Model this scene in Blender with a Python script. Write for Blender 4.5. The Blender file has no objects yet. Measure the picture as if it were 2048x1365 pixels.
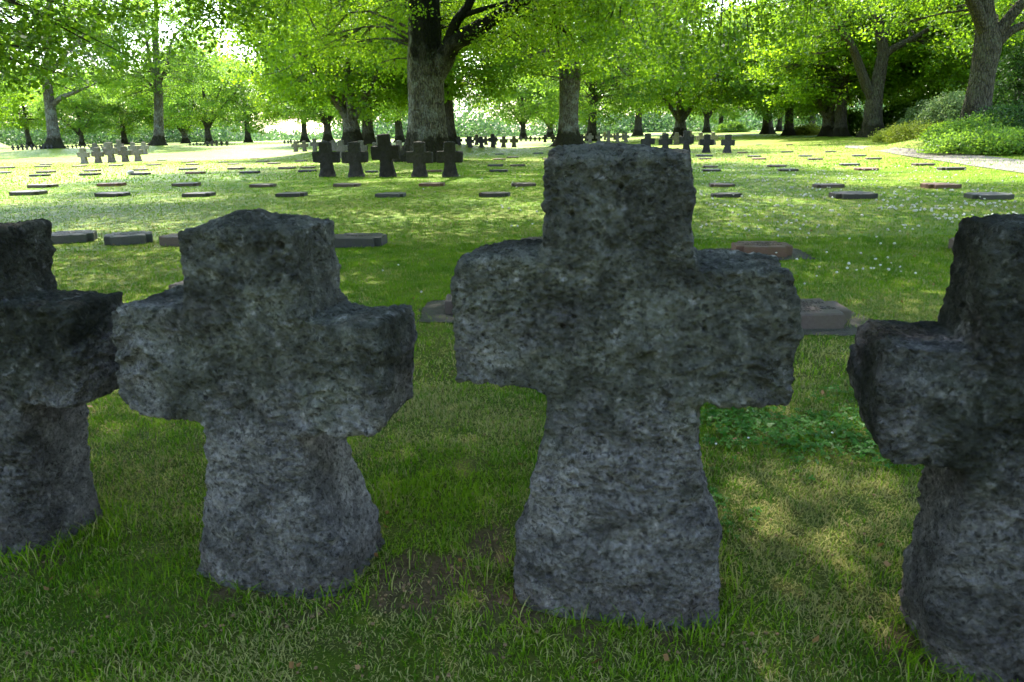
import bpy, math, random
import numpy as np
from mathutils import Matrix, Vector

C = bpy.context.scene
COL = C.collection
rad = math.radians

# ------------------------------------------------------------------ camera
F = 1536.0                       # focal length in pixels of a 2048 px wide frame
CX, CY = 1024.0, 682.5
CAMZ = 1.4
pitch = math.atan(418.0 / F)
roll = math.atan(0.018)
cp, sp = math.cos(pitch), math.sin(pitch)
FWD = np.array([0, cp, -sp])
UP0 = np.array([0, sp, cp])
RT = np.array([math.cos(roll), 0, 0]) - math.sin(roll) * UP0
UP = math.cos(roll) * UP0 + np.array([math.sin(roll), 0, 0])
cam_d = bpy.data.cameras.new('camera')
cam = bpy.data.objects.new('camera', cam_d)
COL.objects.link(cam)
cam_d.sensor_width = 36.0
cam_d.lens = 36.0 * F / 2048.0
cam_d.clip_start = 0.05
cam_d.clip_end = 3000
m = Matrix.Identity(4)
for i in range(3):
    m[i][0], m[i][1], m[i][2] = RT[i], UP[i], -FWD[i]
m[2][3] = CAMZ
cam.matrix_world = m
C.camera = cam

# ------------------------------------------------------------------ light
HAZE = 0.0
SUN_AZ, SUN_EL = rad(-12), rad(52)
world = bpy.data.worlds.new("World")
C.world = world
world.use_nodes = True
nt = world.node_tree
bg = nt.nodes['Background']
sky = nt.nodes.new('ShaderNodeTexSky')
sky.sky_type = 'NISHITA'
sky.sun_disc = False
sky.sun_elevation = SUN_EL
sky.sun_rotation = SUN_AZ
sky.air_density = 1.0
sky.dust_density = 1.5
nt.links.new(sky.outputs[0], bg.inputs[0])
bg.inputs[1].default_value = 0.145
sun_d = bpy.data.lights.new('sun', 'SUN')
sun_d.energy = 2.7
sun_d.angle = rad(0.53)
sun_d.color = (1.0, 0.95, 0.86)
sun = bpy.data.objects.new('sun', sun_d)
COL.objects.link(sun)
sdir = Vector((math.sin(SUN_AZ) * math.cos(SUN_EL), math.cos(SUN_AZ) * math.cos(SUN_EL), math.sin(SUN_EL)))
sun.rotation_euler = sdir.to_track_quat('Z', 'Y').to_euler()
C.view_settings.view_transform = 'Standard'
C.view_settings.look = 'None'
C.view_settings.gamma = 1.0
C.view_settings.exposure = 2.95
cy = C.cycles
cy.max_bounces = 7
cy.diffuse_bounces = 5
cy.transmission_bounces = 5
cy.glossy_bounces = 2
cy.volume_bounces = 0
cy.transparent_max_bounces = 4
cy.use_denoising = True
cy.denoising_prefilter = 'FAST'
cy.denoising_input_passes = 'RGB_ALBEDO_NORMAL'
cy.sample_clamp_indirect = 6.0
cy.caustics_reflective = False
cy.caustics_refractive = False

rng = np.random.default_rng(7)

# ------------------------------------------------------------------ numpy noise
_perm = np.random.default_rng(3).integers(0, 2**31 - 1, 4096)
def _h(ix, iy, iz, s=0):
    v = (ix * 73856093) ^ (iy * 19349663) ^ (iz * 83492791) ^ (s * 2654435)
    return _perm[(v ^ (v >> 13)) & 4095]
_grad = np.random.default_rng(4).normal(size=(256, 3))
_grad /= np.linalg.norm(_grad, axis=1)[:, None]
def perlin(P):
    P = np.asarray(P, float)
    I = np.floor(P).astype(np.int64)
    f = P - I
    u = f * f * f * (f * (f * 6 - 15) + 10)
    r = 0
    for dx in (0, 1):
        for dy in (0, 1):
            for dz in (0, 1):
                g = _grad[_h(I[:, 0] + dx, I[:, 1] + dy, I[:, 2] + dz) & 255]
                w = (u[:, 0] if dx else 1 - u[:, 0]) * (u[:, 1] if dy else 1 - u[:, 1]) * (u[:, 2] if dz else 1 - u[:, 2])
                r = r + w * ((f[:, 0] - dx) * g[:, 0] + (f[:, 1] - dy) * g[:, 1] + (f[:, 2] - dz) * g[:, 2])
    return r * 1.6
def fbm(P, o=3):
    r, a = 0, 1.0
    for k in range(o):
        r = r + a * perlin(np.asarray(P) * (2.03 ** k) + 17.3 * k)
        a *= 0.5
    return r
def worley(P, dens=1.0):
    P = np.asarray(P, float)
    I = np.floor(P).astype(np.int64)
    best = np.full(len(P), 9.0)
    for dx in (-1, 0, 1):
        for dy in (-1, 0, 1):
            for dz in (-1, 0, 1):
                J = I + (dx, dy, dz)
                h = _h(J[:, 0], J[:, 1], J[:, 2])
                q = np.stack([(h & 1023) / 1023., ((h >> 10) & 1023) / 1023., ((h >> 20) & 1023) / 1023.], 1)
                d = np.linalg.norm(J + q - P, axis=1)
                rr = (((h >> 5) & 255) / 255.0)
                d = np.where(rr < dens, d / (0.45 + 0.55 * rr / dens), 9.0)
                best = np.minimum(best, d)
    return best
def sstep(a, b, x):
    t = np.clip((x - a) / (b - a), 0, 1)
    return t * t * (3 - 2 * t)

# ------------------------------------------------------------------ helpers
def tag(o, label=None, cat=None, group=None, kind=None):
    if label: o['label'] = label
    if cat: o['category'] = cat
    if group: o['group'] = group
    if kind: o['kind'] = kind
    return o
def npmesh(name, V, faces, mat=None, smooth=False, attr=None):
    """faces: list of (M,k) int arrays"""
    me = bpy.data.meshes.new(name)
    V = np.ascontiguousarray(V, dtype=np.float32)
    me.vertices.add(len(V))
    me.vertices.foreach_set('co', V.ravel())
    faces = [np.asarray(f, dtype=np.int32) for f in faces if len(f)]
    loops = np.concatenate([f.ravel() for f in faces])
    tot = np.concatenate([np.full(len(f), f.shape[1], np.int32) for f in faces])
    start = np.concatenate([[0], np.cumsum(tot)[:-1]]).astype(np.int32)
    me.loops.add(len(loops))
    me.loops.foreach_set('vertex_index', loops)
    me.polygons.add(len(tot))
    me.polygons.foreach_set('loop_start', start)
    me.polygons.foreach_set('loop_total', tot)
    if smooth:
        me.polygons.foreach_set('use_smooth', np.ones(len(tot), bool))
    me.update(calc_edges=True)
    if attr is not None:
        a = me.attributes.new('tint', 'FLOAT_VECTOR', 'POINT')
        a.data.foreach_set('vector', np.ascontiguousarray(attr, dtype=np.float32).ravel())
    if mat: me.materials.append(mat)
    return me
def obj(name, me, parent=None):
    o = bpy.data.objects.new(name, me)
    COL.objects.link(o)
    if parent: o.parent = parent
    return o
def empty(name, loc=(0, 0, 0), rz=0, s=1):
    o = bpy.data.objects.new(name, None)
    COL.objects.link(o)
    o.empty_display_size = 0.2
    o.location = loc
    o.rotation_euler = (0, 0, rz)
    o.scale = (s, s, s) if not isinstance(s, (tuple, list)) else s
    return o
def copy_tree(o, parent=None):
    c = o.copy()
    COL.objects.link(c)
    c.parent = parent
    for ch in o.children:
        copy_tree(ch, c)
    return c
def ray(px, py):
    d = F * FWD + (px - CX) * RT - (py - CY) * UP
    return d / np.linalg.norm(d)
def W(px, py, Y):
    """point of the pixel's ray at distance Y ahead"""
    d = ray(px, py)
    return np.array([0, 0, CAMZ]) + d * (Y / d[1])

# ------------------------------------------------------------------ terrain
MOUNDS = []
def base_z(X, Y):
    X = np.asarray(X, float); Y = np.asarray(Y, float)
    z = 0.4 * sstep(60, 110, Y)
    z = z - 0.3 * np.exp(-(((X + 29) / 16) ** 2 + ((Y - 57) / 14) ** 2))
    z = z + 0.35 * sstep(12, 30, X) * sstep(30, 58, Y)
    z = z + 0.05 * np.sin(X * 0.13 + 1) * np.sin(Y * 0.11) * sstep(10, 25, Y)
    return z
def ground_z(X, Y):
    z = base_z(X, Y)
    for (mx, my, a, r) in MOUNDS:
        z = z + a * np.exp(-((np.asarray(X) - mx) ** 2 + (np.asarray(Y) - my) ** 2) / (r * r))
    return z
def gp(px, py, fallback=150.0):
    d = ray(px, py)
    t = np.arange(0.8, 260, 0.05) if py < 420 else np.arange(0.8, 20, 0.005)
    P = np.array([0, 0, CAMZ]) + t[:, None] * d
    below = P[:, 2] < ground_z(P[:, 0], P[:, 1])
    if not below.any():
        p = W(px, py, fallback)
        p[2] = ground_z(p[0], p[1])
        return p
    p = P[np.argmax(below)]
    p[2] = float(ground_z(p[0], p[1]))
    return p

# ------------------------------------------------------------------ materials
def newmat(name):
    m = bpy.data.materials.new(name)
    m.use_nodes = True
    nt = m.node_tree
    b = nt.nodes['Principled BSDF']
    b.inputs['Specular IOR Level'].default_value = 0.3
    return m, nt, b
def N(nt, typ, **kw):
    n = nt.nodes.new('ShaderNode' + typ)
    for k, v in kw.items():
        if k in ('op',): n.operation = v
        elif hasattr(n, k) and not k[0].isupper(): setattr(n, k, v)
    return n
def coords(nt, kind='Object', scale=(1, 1, 1)):
    tc = nt.nodes.new('ShaderNodeTexCoord')
    mp = nt.nodes.new('ShaderNodeMapping')
    mp.inputs['Scale'].default_value = scale
    nt.links.new(tc.outputs[kind], mp.inputs[0])
    return mp.outputs[0]
def noise(nt, vec, scale, detail=4, rough=0.55, dist=0):
    n = nt.nodes.new('ShaderNodeTexNoise')
    n.inputs['Scale'].default_value = scale
    n.inputs['Detail'].default_value = detail
    n.inputs['Roughness'].default_value = rough
    n.inputs['Distortion'].default_value = dist
    if vec is not None: nt.links.new(vec, n.inputs['Vector'])
    return n.outputs[0]
def ramp(nt, fac, stops):
    r = nt.nodes.new('ShaderNodeValToRGB')
    e = r.color_ramp.elements
    while len(e) < len(stops): e.new(0.5)
    for k, (p, c) in enumerate(stops):
        e[k].position = p
        e[k].color = (*c, 1) if isinstance(c, (tuple, list)) else (c, c, c, 1)
    nt.links.new(fac, r.inputs[0])
    return r.outputs[0]
def mixc(nt, fac, a, b, mode='MIX'):
    mx = nt.nodes.new('ShaderNodeMix')
    mx.data_type = 'RGBA'
    mx.blend_type = mode
    for s, v in ((0, fac), (6, a), (7, b)):
        if isinstance(v, (int, float)): mx.inputs[s].default_value = v
        elif isinstance(v, tuple): mx.inputs[s].default_value = (*v, 1)
        else: nt.links.new(v, mx.inputs[s])
    return mx.outputs[2]
def math_(nt, op, a, b=0.0, clamp=False):
    n = nt.nodes.new('ShaderNodeMath')
    n.operation = op
    n.use_clamp = clamp
    for s, v in ((0, a), (1, b)):
        if isinstance(v, (int, float)): n.inputs[s].default_value = v
        else: nt.links.new(v, n.inputs[s])
    return n.outputs[0]
def bump(nt, b, h, strength, dist, prev=None):
    n = nt.nodes.new('ShaderNodeBump')
    n.inputs['Strength'].default_value = strength
    n.inputs['Distance'].default_value = dist
    nt.links.new(h, n.inputs['Height'])
    if prev is not None: nt.links.new(prev, n.inputs['Normal'])
    if b is not None: nt.links.new(n.outputs[0], b.inputs['Normal'])
    return n.outputs[0]

def stone_mat(name, c0, c1, moss, mossamt=0.5, scale=1.0, pink=(0.13, 0.10, 0.10), fine=True):
    m, nt, b = newmat(name)
    v = coords(nt)
    big = noise(nt, v, 3.0 * scale, 5, 0.6)
    fin = noise(nt, v, 70 * scale, 4, 0.7)
    col = ramp(nt, fin, [(0.3, c0), (0.62, c1), (0.8, tuple(min(1, 1.3 * k) for k in c1))])
    sep = nt.nodes.new('ShaderNodeSeparateXYZ')
    nt.links.new(v, sep.inputs[0])
    mid = noise(nt, v, 9.0 * scale, 4, 0.65)
    # moss on the upper half, reddish crust near the foot
    hz = math_(nt, 'MULTIPLY', sep.outputs[2], 0.42)
    mk = math_(nt, 'ADD', hz, big)
    mf = ramp(nt, mk, [(0.70, 0.0), (0.84, 1.0)])
    mf = math_(nt, 'MULTIPLY', mf, mossamt)
    col = mixc(nt, mf, col, moss)
    pk = math_(nt, 'SUBTRACT', mid, math_(nt, 'MULTIPLY', sep.outputs[2], 1.1))
    pf = ramp(nt, pk, [(0.30, 0.0), (0.52, 0.55)])
    col = mixc(nt, pf, col, pink)
    lich = noise(nt, v, 26 * scale, 3, 0.6)
    lf = ramp(nt, lich, [(0.60, 0.0), (0.72, 0.35)])
    col = mixc(nt, lf, col, tuple(2.1 * k for k in c1))
    dk = ramp(nt, mid, [(0.30, 0.65), (0.6, 1.0)])
    col = mixc(nt, 1.0, col, dk, 'MULTIPLY')
    if fine:
        na = noise(nt, v, 13, 9, 0.72, 0.5)
        nb = noise(nt, v, 46, 6, 0.72, 0.6)
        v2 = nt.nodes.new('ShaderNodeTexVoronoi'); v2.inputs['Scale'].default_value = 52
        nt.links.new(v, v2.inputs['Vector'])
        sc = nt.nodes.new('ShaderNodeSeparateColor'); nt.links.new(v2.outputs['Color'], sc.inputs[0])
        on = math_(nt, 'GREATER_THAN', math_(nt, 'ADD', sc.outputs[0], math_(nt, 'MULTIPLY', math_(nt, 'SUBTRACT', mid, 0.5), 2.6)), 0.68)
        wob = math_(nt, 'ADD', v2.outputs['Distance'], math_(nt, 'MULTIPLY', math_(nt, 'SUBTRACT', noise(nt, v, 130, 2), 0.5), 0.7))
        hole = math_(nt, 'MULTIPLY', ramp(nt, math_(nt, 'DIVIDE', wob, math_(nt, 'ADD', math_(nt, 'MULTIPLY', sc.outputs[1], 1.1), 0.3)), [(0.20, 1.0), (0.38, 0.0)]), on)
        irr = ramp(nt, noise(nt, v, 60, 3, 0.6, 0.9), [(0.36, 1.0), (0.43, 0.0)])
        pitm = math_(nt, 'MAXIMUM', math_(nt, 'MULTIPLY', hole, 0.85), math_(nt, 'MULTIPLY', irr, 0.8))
        # dark weathered skin broken by paler rough rock
        skin = ramp(nt, na, [(0.37, 0.68), (0.50, 1.1), (0.62, 1.45)])
        col = mixc(nt, 1.0, col, skin, 'MULTIPLY')
        broad = ramp(nt, noise(nt, v, 4.2, 4, 0.6, 0.8), [(0.36, 0.62), (0.50, 1.0), (0.64, 1.4)])
        col = mixc(nt, 1.0, col, broad, 'MULTIPLY')
        col = mixc(nt, math_(nt, 'MULTIPLY', pitm, 0.72), col, (0.012, 0.012, 0.011))  # dark pores; shade that bumps cannot cast is painted in
        n0 = bump(nt, None, na, 1.0, 0.085)
        h = math_(nt, 'SUBTRACT', nb, math_(nt, 'MULTIPLY', pitm, 0.6))
        n1 = bump(nt, None, h, 1.0, 0.030, n0)
        bump(nt, b, noise(nt, v, 190, 3, 0.7), 1.0, 0.006, n1)
    else:
        oi = nt.nodes.new('ShaderNodeObjectInfo')
        tone = ramp(nt, oi.outputs['Random'], [(0.0, 0.7), (1.0, 1.45)])
        col = mixc(nt, 1.0, col, tone, 'MULTIPLY')
        bump(nt, b, fin, 0.8, 0.02)
    nt.links.new(col, b.inputs['Base Color'])
    b.inputs['Roughness'].default_value = 0.93
    b.inputs['Specular IOR Level'].default_value = 0.18
    return m

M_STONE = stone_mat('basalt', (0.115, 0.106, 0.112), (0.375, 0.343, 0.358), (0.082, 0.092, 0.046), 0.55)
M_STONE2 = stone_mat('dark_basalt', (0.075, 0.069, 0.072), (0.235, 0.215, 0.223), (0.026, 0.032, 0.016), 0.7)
M_STONE_FAR = stone_mat('far_basalt', (0.026, 0.023, 0.025), (0.058, 0.052, 0.053), (0.03, 0.032, 0.018), 0.5, 0.7, fine=False)  # far stone darkened, the shade on its fronts put into the colour
M_STONE_SUNLIT = stone_mat('sunlit_basalt', (0.10, 0.085, 0.065), (0.21, 0.18, 0.14), (0.09, 0.09, 0.05), 0.5, 0.7, fine=False)  # same stone paled, sunlight put into its colour

def plaque_mat(name, c):
    m, nt, b = newmat(name)
    v = coords(nt)
    f = noise(nt, v, 40, 4, 0.6)
    g = noise(nt, v, 5, 3, 0.6)
    col = ramp(nt, f, [(0.3, tuple(k * 0.75 for k in c)), (0.7, c)])
    col = mixc(nt, ramp(nt, g, [(0.45, 0.0), (0.7, 0.5)]), col, (c[0] * 0.8, c[1] * 0.95, c[2] * 0.7))
    nt.links.new(col, b.inputs['Base Color'])
    b.inputs['Roughness'].default_value = 0.75
    bump(nt, b, f, 0.35, 0.004)
    return m
M_PLQ = [plaque_mat('plaque_stone', (0.13, 0.095, 0.09)), plaque_mat('grey_plaque_stone', (0.095, 0.09, 0.093)),
         plaque_mat('reddish_plaque_stone', (0.17, 0.095, 0.075)), plaque_mat('dark_plaque_stone', (0.07, 0.063, 0.067))]
M_LETTER, _nt, _b = newmat('letter_dark'); _b.inputs['Base Color'].default_value = (0.02, 0.017, 0.02, 1); _b.inputs['Roughness'].default_value = 0.9

def leaf_mat(name, c_dark, c_light, t_col, trans=0.5):
    m, nt, b = newmat(name)
    at = nt.nodes.new('ShaderNodeAttribute'); at.attribute_name = 'tint'
    sep = nt.nodes.new('ShaderNodeSeparateXYZ')
    nt.links.new(at.outputs['Vector'], sep.inputs[0])
    oi = nt.nodes.new('ShaderNodeObjectInfo')
    col = mixc(nt, sep.outputs[0], c_dark, c_light)
    col = mixc(nt, math_(nt, 'MULTIPLY', oi.outputs['Random'], 0.45), col, (c_light[0] * 1.25, c_light[1], c_light[2] * .7))
    nt.links.new(col, b.inputs['Base Color'])
    b.inputs['Roughness'].default_value = 0.5
    b.inputs['Specular IOR Level'].default_value = 0.25
    tr = nt.nodes.new('ShaderNodeBsdfTranslucent')
    tc = mixc(nt, sep.outputs[0], tuple(k * 0.45 for k in t_col), t_col)
    nt.links.new(tc, tr.inputs[0])
    ms = nt.nodes.new('ShaderNodeMixShader')
    ms.inputs[0].default_value = trans
    nt.links.new(b.outputs[0], ms.inputs[1])
    nt.links.new(tr.outputs[0], ms.inputs[2])
    nt.links.new(ms.outputs[0], nt.nodes['Material Output'].inputs[0])
    return m
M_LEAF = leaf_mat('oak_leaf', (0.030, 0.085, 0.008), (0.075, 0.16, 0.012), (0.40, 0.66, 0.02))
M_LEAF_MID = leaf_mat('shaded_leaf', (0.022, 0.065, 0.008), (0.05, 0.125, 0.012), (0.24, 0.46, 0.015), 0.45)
M_LEAF_FAR = leaf_mat('far_leaf', (0.035, 0.095, 0.015), (0.08, 0.165, 0.028), (0.38, 0.64, 0.05))
M_LEAF_DARK = leaf_mat('dark_leaf', (0.02, 0.055, 0.012), (0.045, 0.10, 0.02), (0.09, 0.20, 0.025), 0.4)
M_LEAF_WOOD = leaf_mat('wood_leaf', (0.03, 0.075, 0.035), (0.09, 0.17, 0.075), (0.14, 0.27, 0.07), 0.4)
M_LEAF_PALE = leaf_mat('pale_leaf', (0.12, 0.19, 0.08), (0.2, 0.27, 0.12), (0.3, 0.45, 0.12), 0.4)
M_LEAF_YEL = leaf_mat('yellow_leaf', (0.17, 0.23, 0.02), (0.27, 0.31, 0.04), (0.45, 0.55, 0.05), 0.45)
M_CLOVER = leaf_mat('clover_leaf', (0.03, 0.12, 0.010), (0.065, 0.19, 0.025), (0.09, 0.30, 0.012), 0.35)

def grass_mat():
    m, nt, b = newmat('grass_blade')
    at = nt.nodes.new('ShaderNodeAttribute'); at.attribute_name = 'tint'
    sep = nt.nodes.new('ShaderNodeSeparateXYZ')
    nt.links.new(at.outputs['Vector'], sep.inputs[0])
    green = mixc(nt, sep.outputs[1], (0.035, 0.11, 0.003), (0.20, 0.34, 0.008))
    col = mixc(nt, sep.outputs[0], green, (0.54, 0.46, 0.19))
    nt.links.new(col, b.inputs['Base Color'])
    b.inputs['Specular IOR Level'].default_value = 0.04
    b.inputs['Roughness'].default_value = 0.5
    tr = nt.nodes.new('ShaderNodeBsdfTranslucent')
    nt.links.new(mixc(nt, sep.outputs[0], mixc(nt, sep.outputs[1], (0.07, 0.28, 0.006), (0.27, 0.47, 0.008)), (0.35, 0.28, 0.12)), tr.inputs[0])
    ms = nt.nodes.new('ShaderNodeMixShader'); ms.inputs[0].default_value = 0.4
    nt.links.new(b.outputs[0], ms.inputs[1]); nt.links.new(tr.outputs[0], ms.inputs[2])
    nt.links.new(ms.outputs[0], nt.nodes['Material Output'].inputs[0])
    return m
M_GRASS = grass_mat()

def ground_mat():
    m, nt, b = newmat('lawn_ground')
    v = coords(nt, 'Object')
    n1 = noise(nt, v, 0.35, 5, 0.6)
    n2 = noise(nt, v, 2.2, 5, 0.65)
    n3 = noise(nt, v, 45, 3, 0.7)
    a = math_(nt, 'ADD', math_(nt, 'MULTIPLY', n1, 0.5), math_(nt, 'MULTIPLY', n2, 0.5))
    col = ramp(nt, a, [(0.36, (0.085, 0.175, 0.008)), (0.5, (0.165, 0.235, 0.010)), (0.62, (0.26, 0.26, 0.05))])
    col = mixc(nt, ramp(nt, n3, [(0.3, 0.5), (0.6, 0.0)]), col, (0.04, 0.07, 0.012))
    # soil under the blades close to the crosses (attribute painted from where the turf is worn)
    at = nt.nodes.new('ShaderNodeAttribute'); at.attribute_name = 'tint'
    sep = nt.nodes.new('ShaderNodeSeparateXYZ')
    nt.links.new(at.outputs['Vector'], sep.inputs[0])
    soil = ramp(nt, n3, [(0.3, (0.045, 0.028, 0.016)), (0.7, (0.13, 0.085, 0.052))])
    moss = ramp(nt, noise(nt, v, 6, 4), [(0.45, (0.028, 0.042, 0.006)), (0.62, (0.048, 0.035, 0.016))])
    col = mixc(nt, sep.outputs[1], col, moss)
    col = mixc(nt, sep.outputs[0], col, soil)
    nt.links.new(col, b.inputs['Base Color'])
    b.inputs['Roughness'].default_value = 0.6
    b.inputs['Specular IOR Level'].default_value = 0.09
    bump(nt, b, n3, 0.6, 0.02)
    return m
M_GROUND = ground_mat()

def gravel_mat():
    m, nt, b = newmat('gravel')
    v = coords(nt)
    f = noise(nt, v, 30, 4, 0.7)
    g = noise(nt, v, 0.8, 4)
    col = ramp(nt, f, [(0.3, (0.085, 0.072, 0.056)), (0.7, (0.19, 0.165, 0.135))])
    col = mixc(nt, ramp(nt, g, [(0.5, 0.0), (0.7, 0.4)]), col, (0.2, 0.2, 0.13))
    nt.links.new(col, b.inputs['Base Color'])
    b.inputs['Roughness'].default_value = 0.95
    bump(nt, b, f, 0.5, 0.02)
    return m
M_GRAVEL = gravel_mat()
def simple_noise_mat(name, a, b_, scale=30, rough=0.9):
    m, nt, b = newmat(name)
    v = coords(nt)
    f = noise(nt, v, scale, 4, 0.7)
    nt.links.new(ramp(nt, f, [(0.3, a), (0.7, b_)]), b.inputs['Base Color'])
    b.inputs['Roughness'].default_value = rough
    bump(nt, b, f, 0.5, 0.01)
    return m
M_GRIT = simple_noise_mat('grit_soil', (0.028, 0.024, 0.018), (0.11, 0.098, 0.08), 90)
M_DRY = leaf_mat('dry_leaf', (0.16, 0.07, 0.03), (0.34, 0.2, 0.1), (0.3, 0.15, 0.06), 0.25)
M_FLOWER = leaf_mat('clover_white', (0.65, 0.62, 0.6), (0.8, 0.8, 0.78), (0.5, 0.5, 0.45), 0.2)
M_ACORN = simple_noise_mat('acorn_cup', (0.16, 0.09, 0.045), (0.34, 0.22, 0.12), 200)
M_ROCK = simple_noise_mat('pale_stone', (0.3, 0.29, 0.26), (0.5, 0.48, 0.44), 12)

def bark_mat(name, c0, c1, lichen=(0.30, 0.32, 0.27), lich_amt=0.6, moss_h=0.9, stain=False, scale=1.0):
    m, nt, b = newmat(name)
    v = coords(nt, 'Object', (1, 1, 0.22))
    v1 = coords(nt, 'Object')
    r1 = noise(nt, v, 14 * scale, 4, 0.65, 0.3)
    vo = nt.nodes.new('ShaderNodeTexVoronoi')
    vo.feature = 'DISTANCE_TO_EDGE'
    vo.inputs['Scale'].default_value = 11 * scale
    nt.links.new(v, vo.inputs['Vector'])
    crack = ramp(nt, vo.outputs['Distance'], [(0.0, 0.0), (0.16, 1.0)])
    h = math_(nt, 'ADD', math_(nt, 'MULTIPLY', crack, 0.5), r1)
    col = ramp(nt, r1, [(0.32, c0), (0.66, c1)])
    col = mixc(nt, ramp(nt, vo.outputs['Distance'], [(0.0, 0.75), (0.12, 0.0)]), col, tuple(k * 0.4 for k in c0))
    l1 = noise(nt, v1, 1.6, 5, 0.7)
    l2 = noise(nt, v1, 14, 3, 0.6)
    lf = ramp(nt, math_(nt, 'ADD', math_(nt, 'MULTIPLY', l1, 0.7), math_(nt, 'MULTIPLY', l2, 0.3)), [(0.48, 0.0), (0.6, lich_amt)])
    col = mixc(nt, lf, col, lichen)
    sep = nt.nodes.new('ShaderNodeSeparateXYZ')
    nt.links.new(v1, sep.inputs[0])
    z = math_(nt, 'SUBTRACT', sep.outputs[2], math_(nt, 'MULTIPLY', noise(nt, v1, 2.2, 4), 1.4))
    mz = ramp(nt, z, [(max(0.0, moss_h - 0.75), 0.95), (min(1.0, moss_h - 0.5), 0.0)])
    col = mixc(nt, mz, col, (0.028, 0.026, 0.012))
    if stain:
        # black-brown algae stain that covers the middle of the upper trunk
        zz = math_(nt, 'ADD', sep.outputs[2], math_(nt, 'MULTIPLY', noise(nt, v1, 1.5, 5, 0.65), 4.2))
        s1 = ramp(nt, math_(nt, 'MULTIPLY', zz, 0.1), [(0.54, 0.0), (0.70, 1.0)])
        xx = math_(nt, 'ADD', sep.outputs[0], math_(nt, 'MULTIPLY', noise(nt, v1, 2.0, 3), 1.0))
        s2 = ramp(nt, math_(nt, 'ADD', xx, 0.5), [(0.42, 0.0), (0.55, 1.0)])
        s3 = math_(nt, 'MULTIPLY', s1, s2)
        col = mixc(nt, math_(nt, 'MULTIPLY', s3, 0.93), col, (0.010, 0.011, 0.006))
    nt.links.new(col, b.inputs['Base Color'])
    b.inputs['Roughness'].default_value = 0.95
    b.inputs['Specular IOR Level'].default_value = 0.1
    bump(nt, b, h, 1.0, 0.14 / scale)
    return m
M_BARK1 = bark_mat('oak_bark', (0.065, 0.058, 0.038), (0.17, 0.155, 0.11), lich_amt=0.5, moss_h=1.05, stain=True)
M_BARK2 = bark_mat('grey_bark', (0.07, 0.06, 0.042), (0.18, 0.16, 0.12), lich_amt=0.5, moss_h=0.95)
M_BARK3 = bark_mat('brown_bark', (0.04, 0.034, 0.022), (0.11, 0.095, 0.065), (0.13, 0.14, 0.08), 0.4, 0.85)
M_BARK_HAZED = bark_mat('haze_paled_bark', (0.05, 0.044, 0.036), (0.12, 0.108, 0.085), (0.09, 0.1, 0.06), 0.3, 0.8)  # far trunks lightened, distance haze put into the bark colour

# ------------------------------------------------------------------ trees
def catmull(pts, n):
    P = np.asarray(pts, float)
    if len(P) < 3:
        t = np.linspace(0, 1, n)[:, None]
        return P[0] * (1 - t) + P[-1] * t
    Q = np.vstack([2 * P[0] - P[1], P, 2 * P[-1] - P[-2]])
    out = []
    for s in np.linspace(0, len(P) - 1 - 1e-6, n):
        i = int(s); t = s - i
        p0, p1, p2, p3 = Q[i], Q[i + 1], Q[i + 2], Q[i + 3]
        out.append(0.5 * ((2 * p1) + (-p0 + p2) * t + (2 * p0 - 5 * p1 + 4 * p2 - p3) * t * t + (-p0 + 3 * p1 - 3 * p2 + p3) * t ** 3))
    return np.array(out)
class MB:
    def __init__(s): s.V, s.Q, s.T, s.n = [], [], [], 0
    def tube(s, pts, k=8, fn=None):
        """pts (n,4): x y z r"""
        P = np.asarray(pts, float)
        n = len(P)
        tan = np.gradient(P[:, :3], axis=0)
        tan /= np.linalg.norm(tan, axis=1)[:, None] + 1e-9
        ref = np.array([0.0, 1.0, 0.0]) if abs(tan[:, 1]).max() < 0.9 else np.array([1.0, 0, 0])
        a = np.cross(tan, ref); a /= np.linalg.norm(a, axis=1)[:, None] + 1e-9
        b = np.cross(tan, a)
        th = np.linspace(0, 2 * math.pi, k, endpoint=False)
        R = P[:, 3][:, None] * np.ones(k)[None]
        if fn is not None: R = R * fn(P[:, 2][:, None] * np.ones(k)[None], th[None] * np.ones(n)[:, None])
        V = P[:, None, :3] + R[..., None] * (np.cos(th)[None, :, None] * a[:, None] + np.sin(th)[None, :, None] * b[:, None])
        idx = s.n + np.arange(n * k).reshape(n, k)
        q = np.stack([idx[:-1], np.roll(idx[:-1], -1, 1), np.roll(idx[1:], -1, 1), idx[1:]], -1).reshape(-1, 4)
        s.V.append(V.reshape(-1, 3)); s.Q.append(q); s.n += n * k
    def mesh(s, name, mat, smooth=True):
        return npmesh(name, np.vstack(s.V), [np.vstack(s.Q)], mat, smooth)

def leaves_mesh(name, centers, size, mat, r, flat=0.9, tint=None):
    n = len(centers)
    up = r.normal(size=(n, 3)) * flat + np.array([0, 0, 1.0])
    up /= np.linalg.norm(up, axis=1)[:, None]
    d = r.normal(size=(n, 3))
    d -= (d * up).sum(1)[:, None] * up
    d /= np.linalg.norm(d, axis=1)[:, None]
    w = np.cross(up, d)
    L = (size * r.uniform(0.6, 1.25, n))[:, None]
    c = centers
    V = np.stack([c - d * L * 0.5, c + w * L * 0.36 - up * L * 0.1 + d * L * .08, c + d * L * 0.5 - up * L * 0.12, c - w * L * 0.36 - up * L * 0.1 + d * L * .08], 1)
    idx = np.arange(n * 4).reshape(n, 4)
    if tint is None: tint = r.uniform(0, 1, n)
    A = np.zeros((n, 4, 3)); A[:, :, 0] = tint[:, None]
    return npmesh(name, V.reshape(-1, 3), [idx], mat, False, A.reshape(-1, 3))

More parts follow.
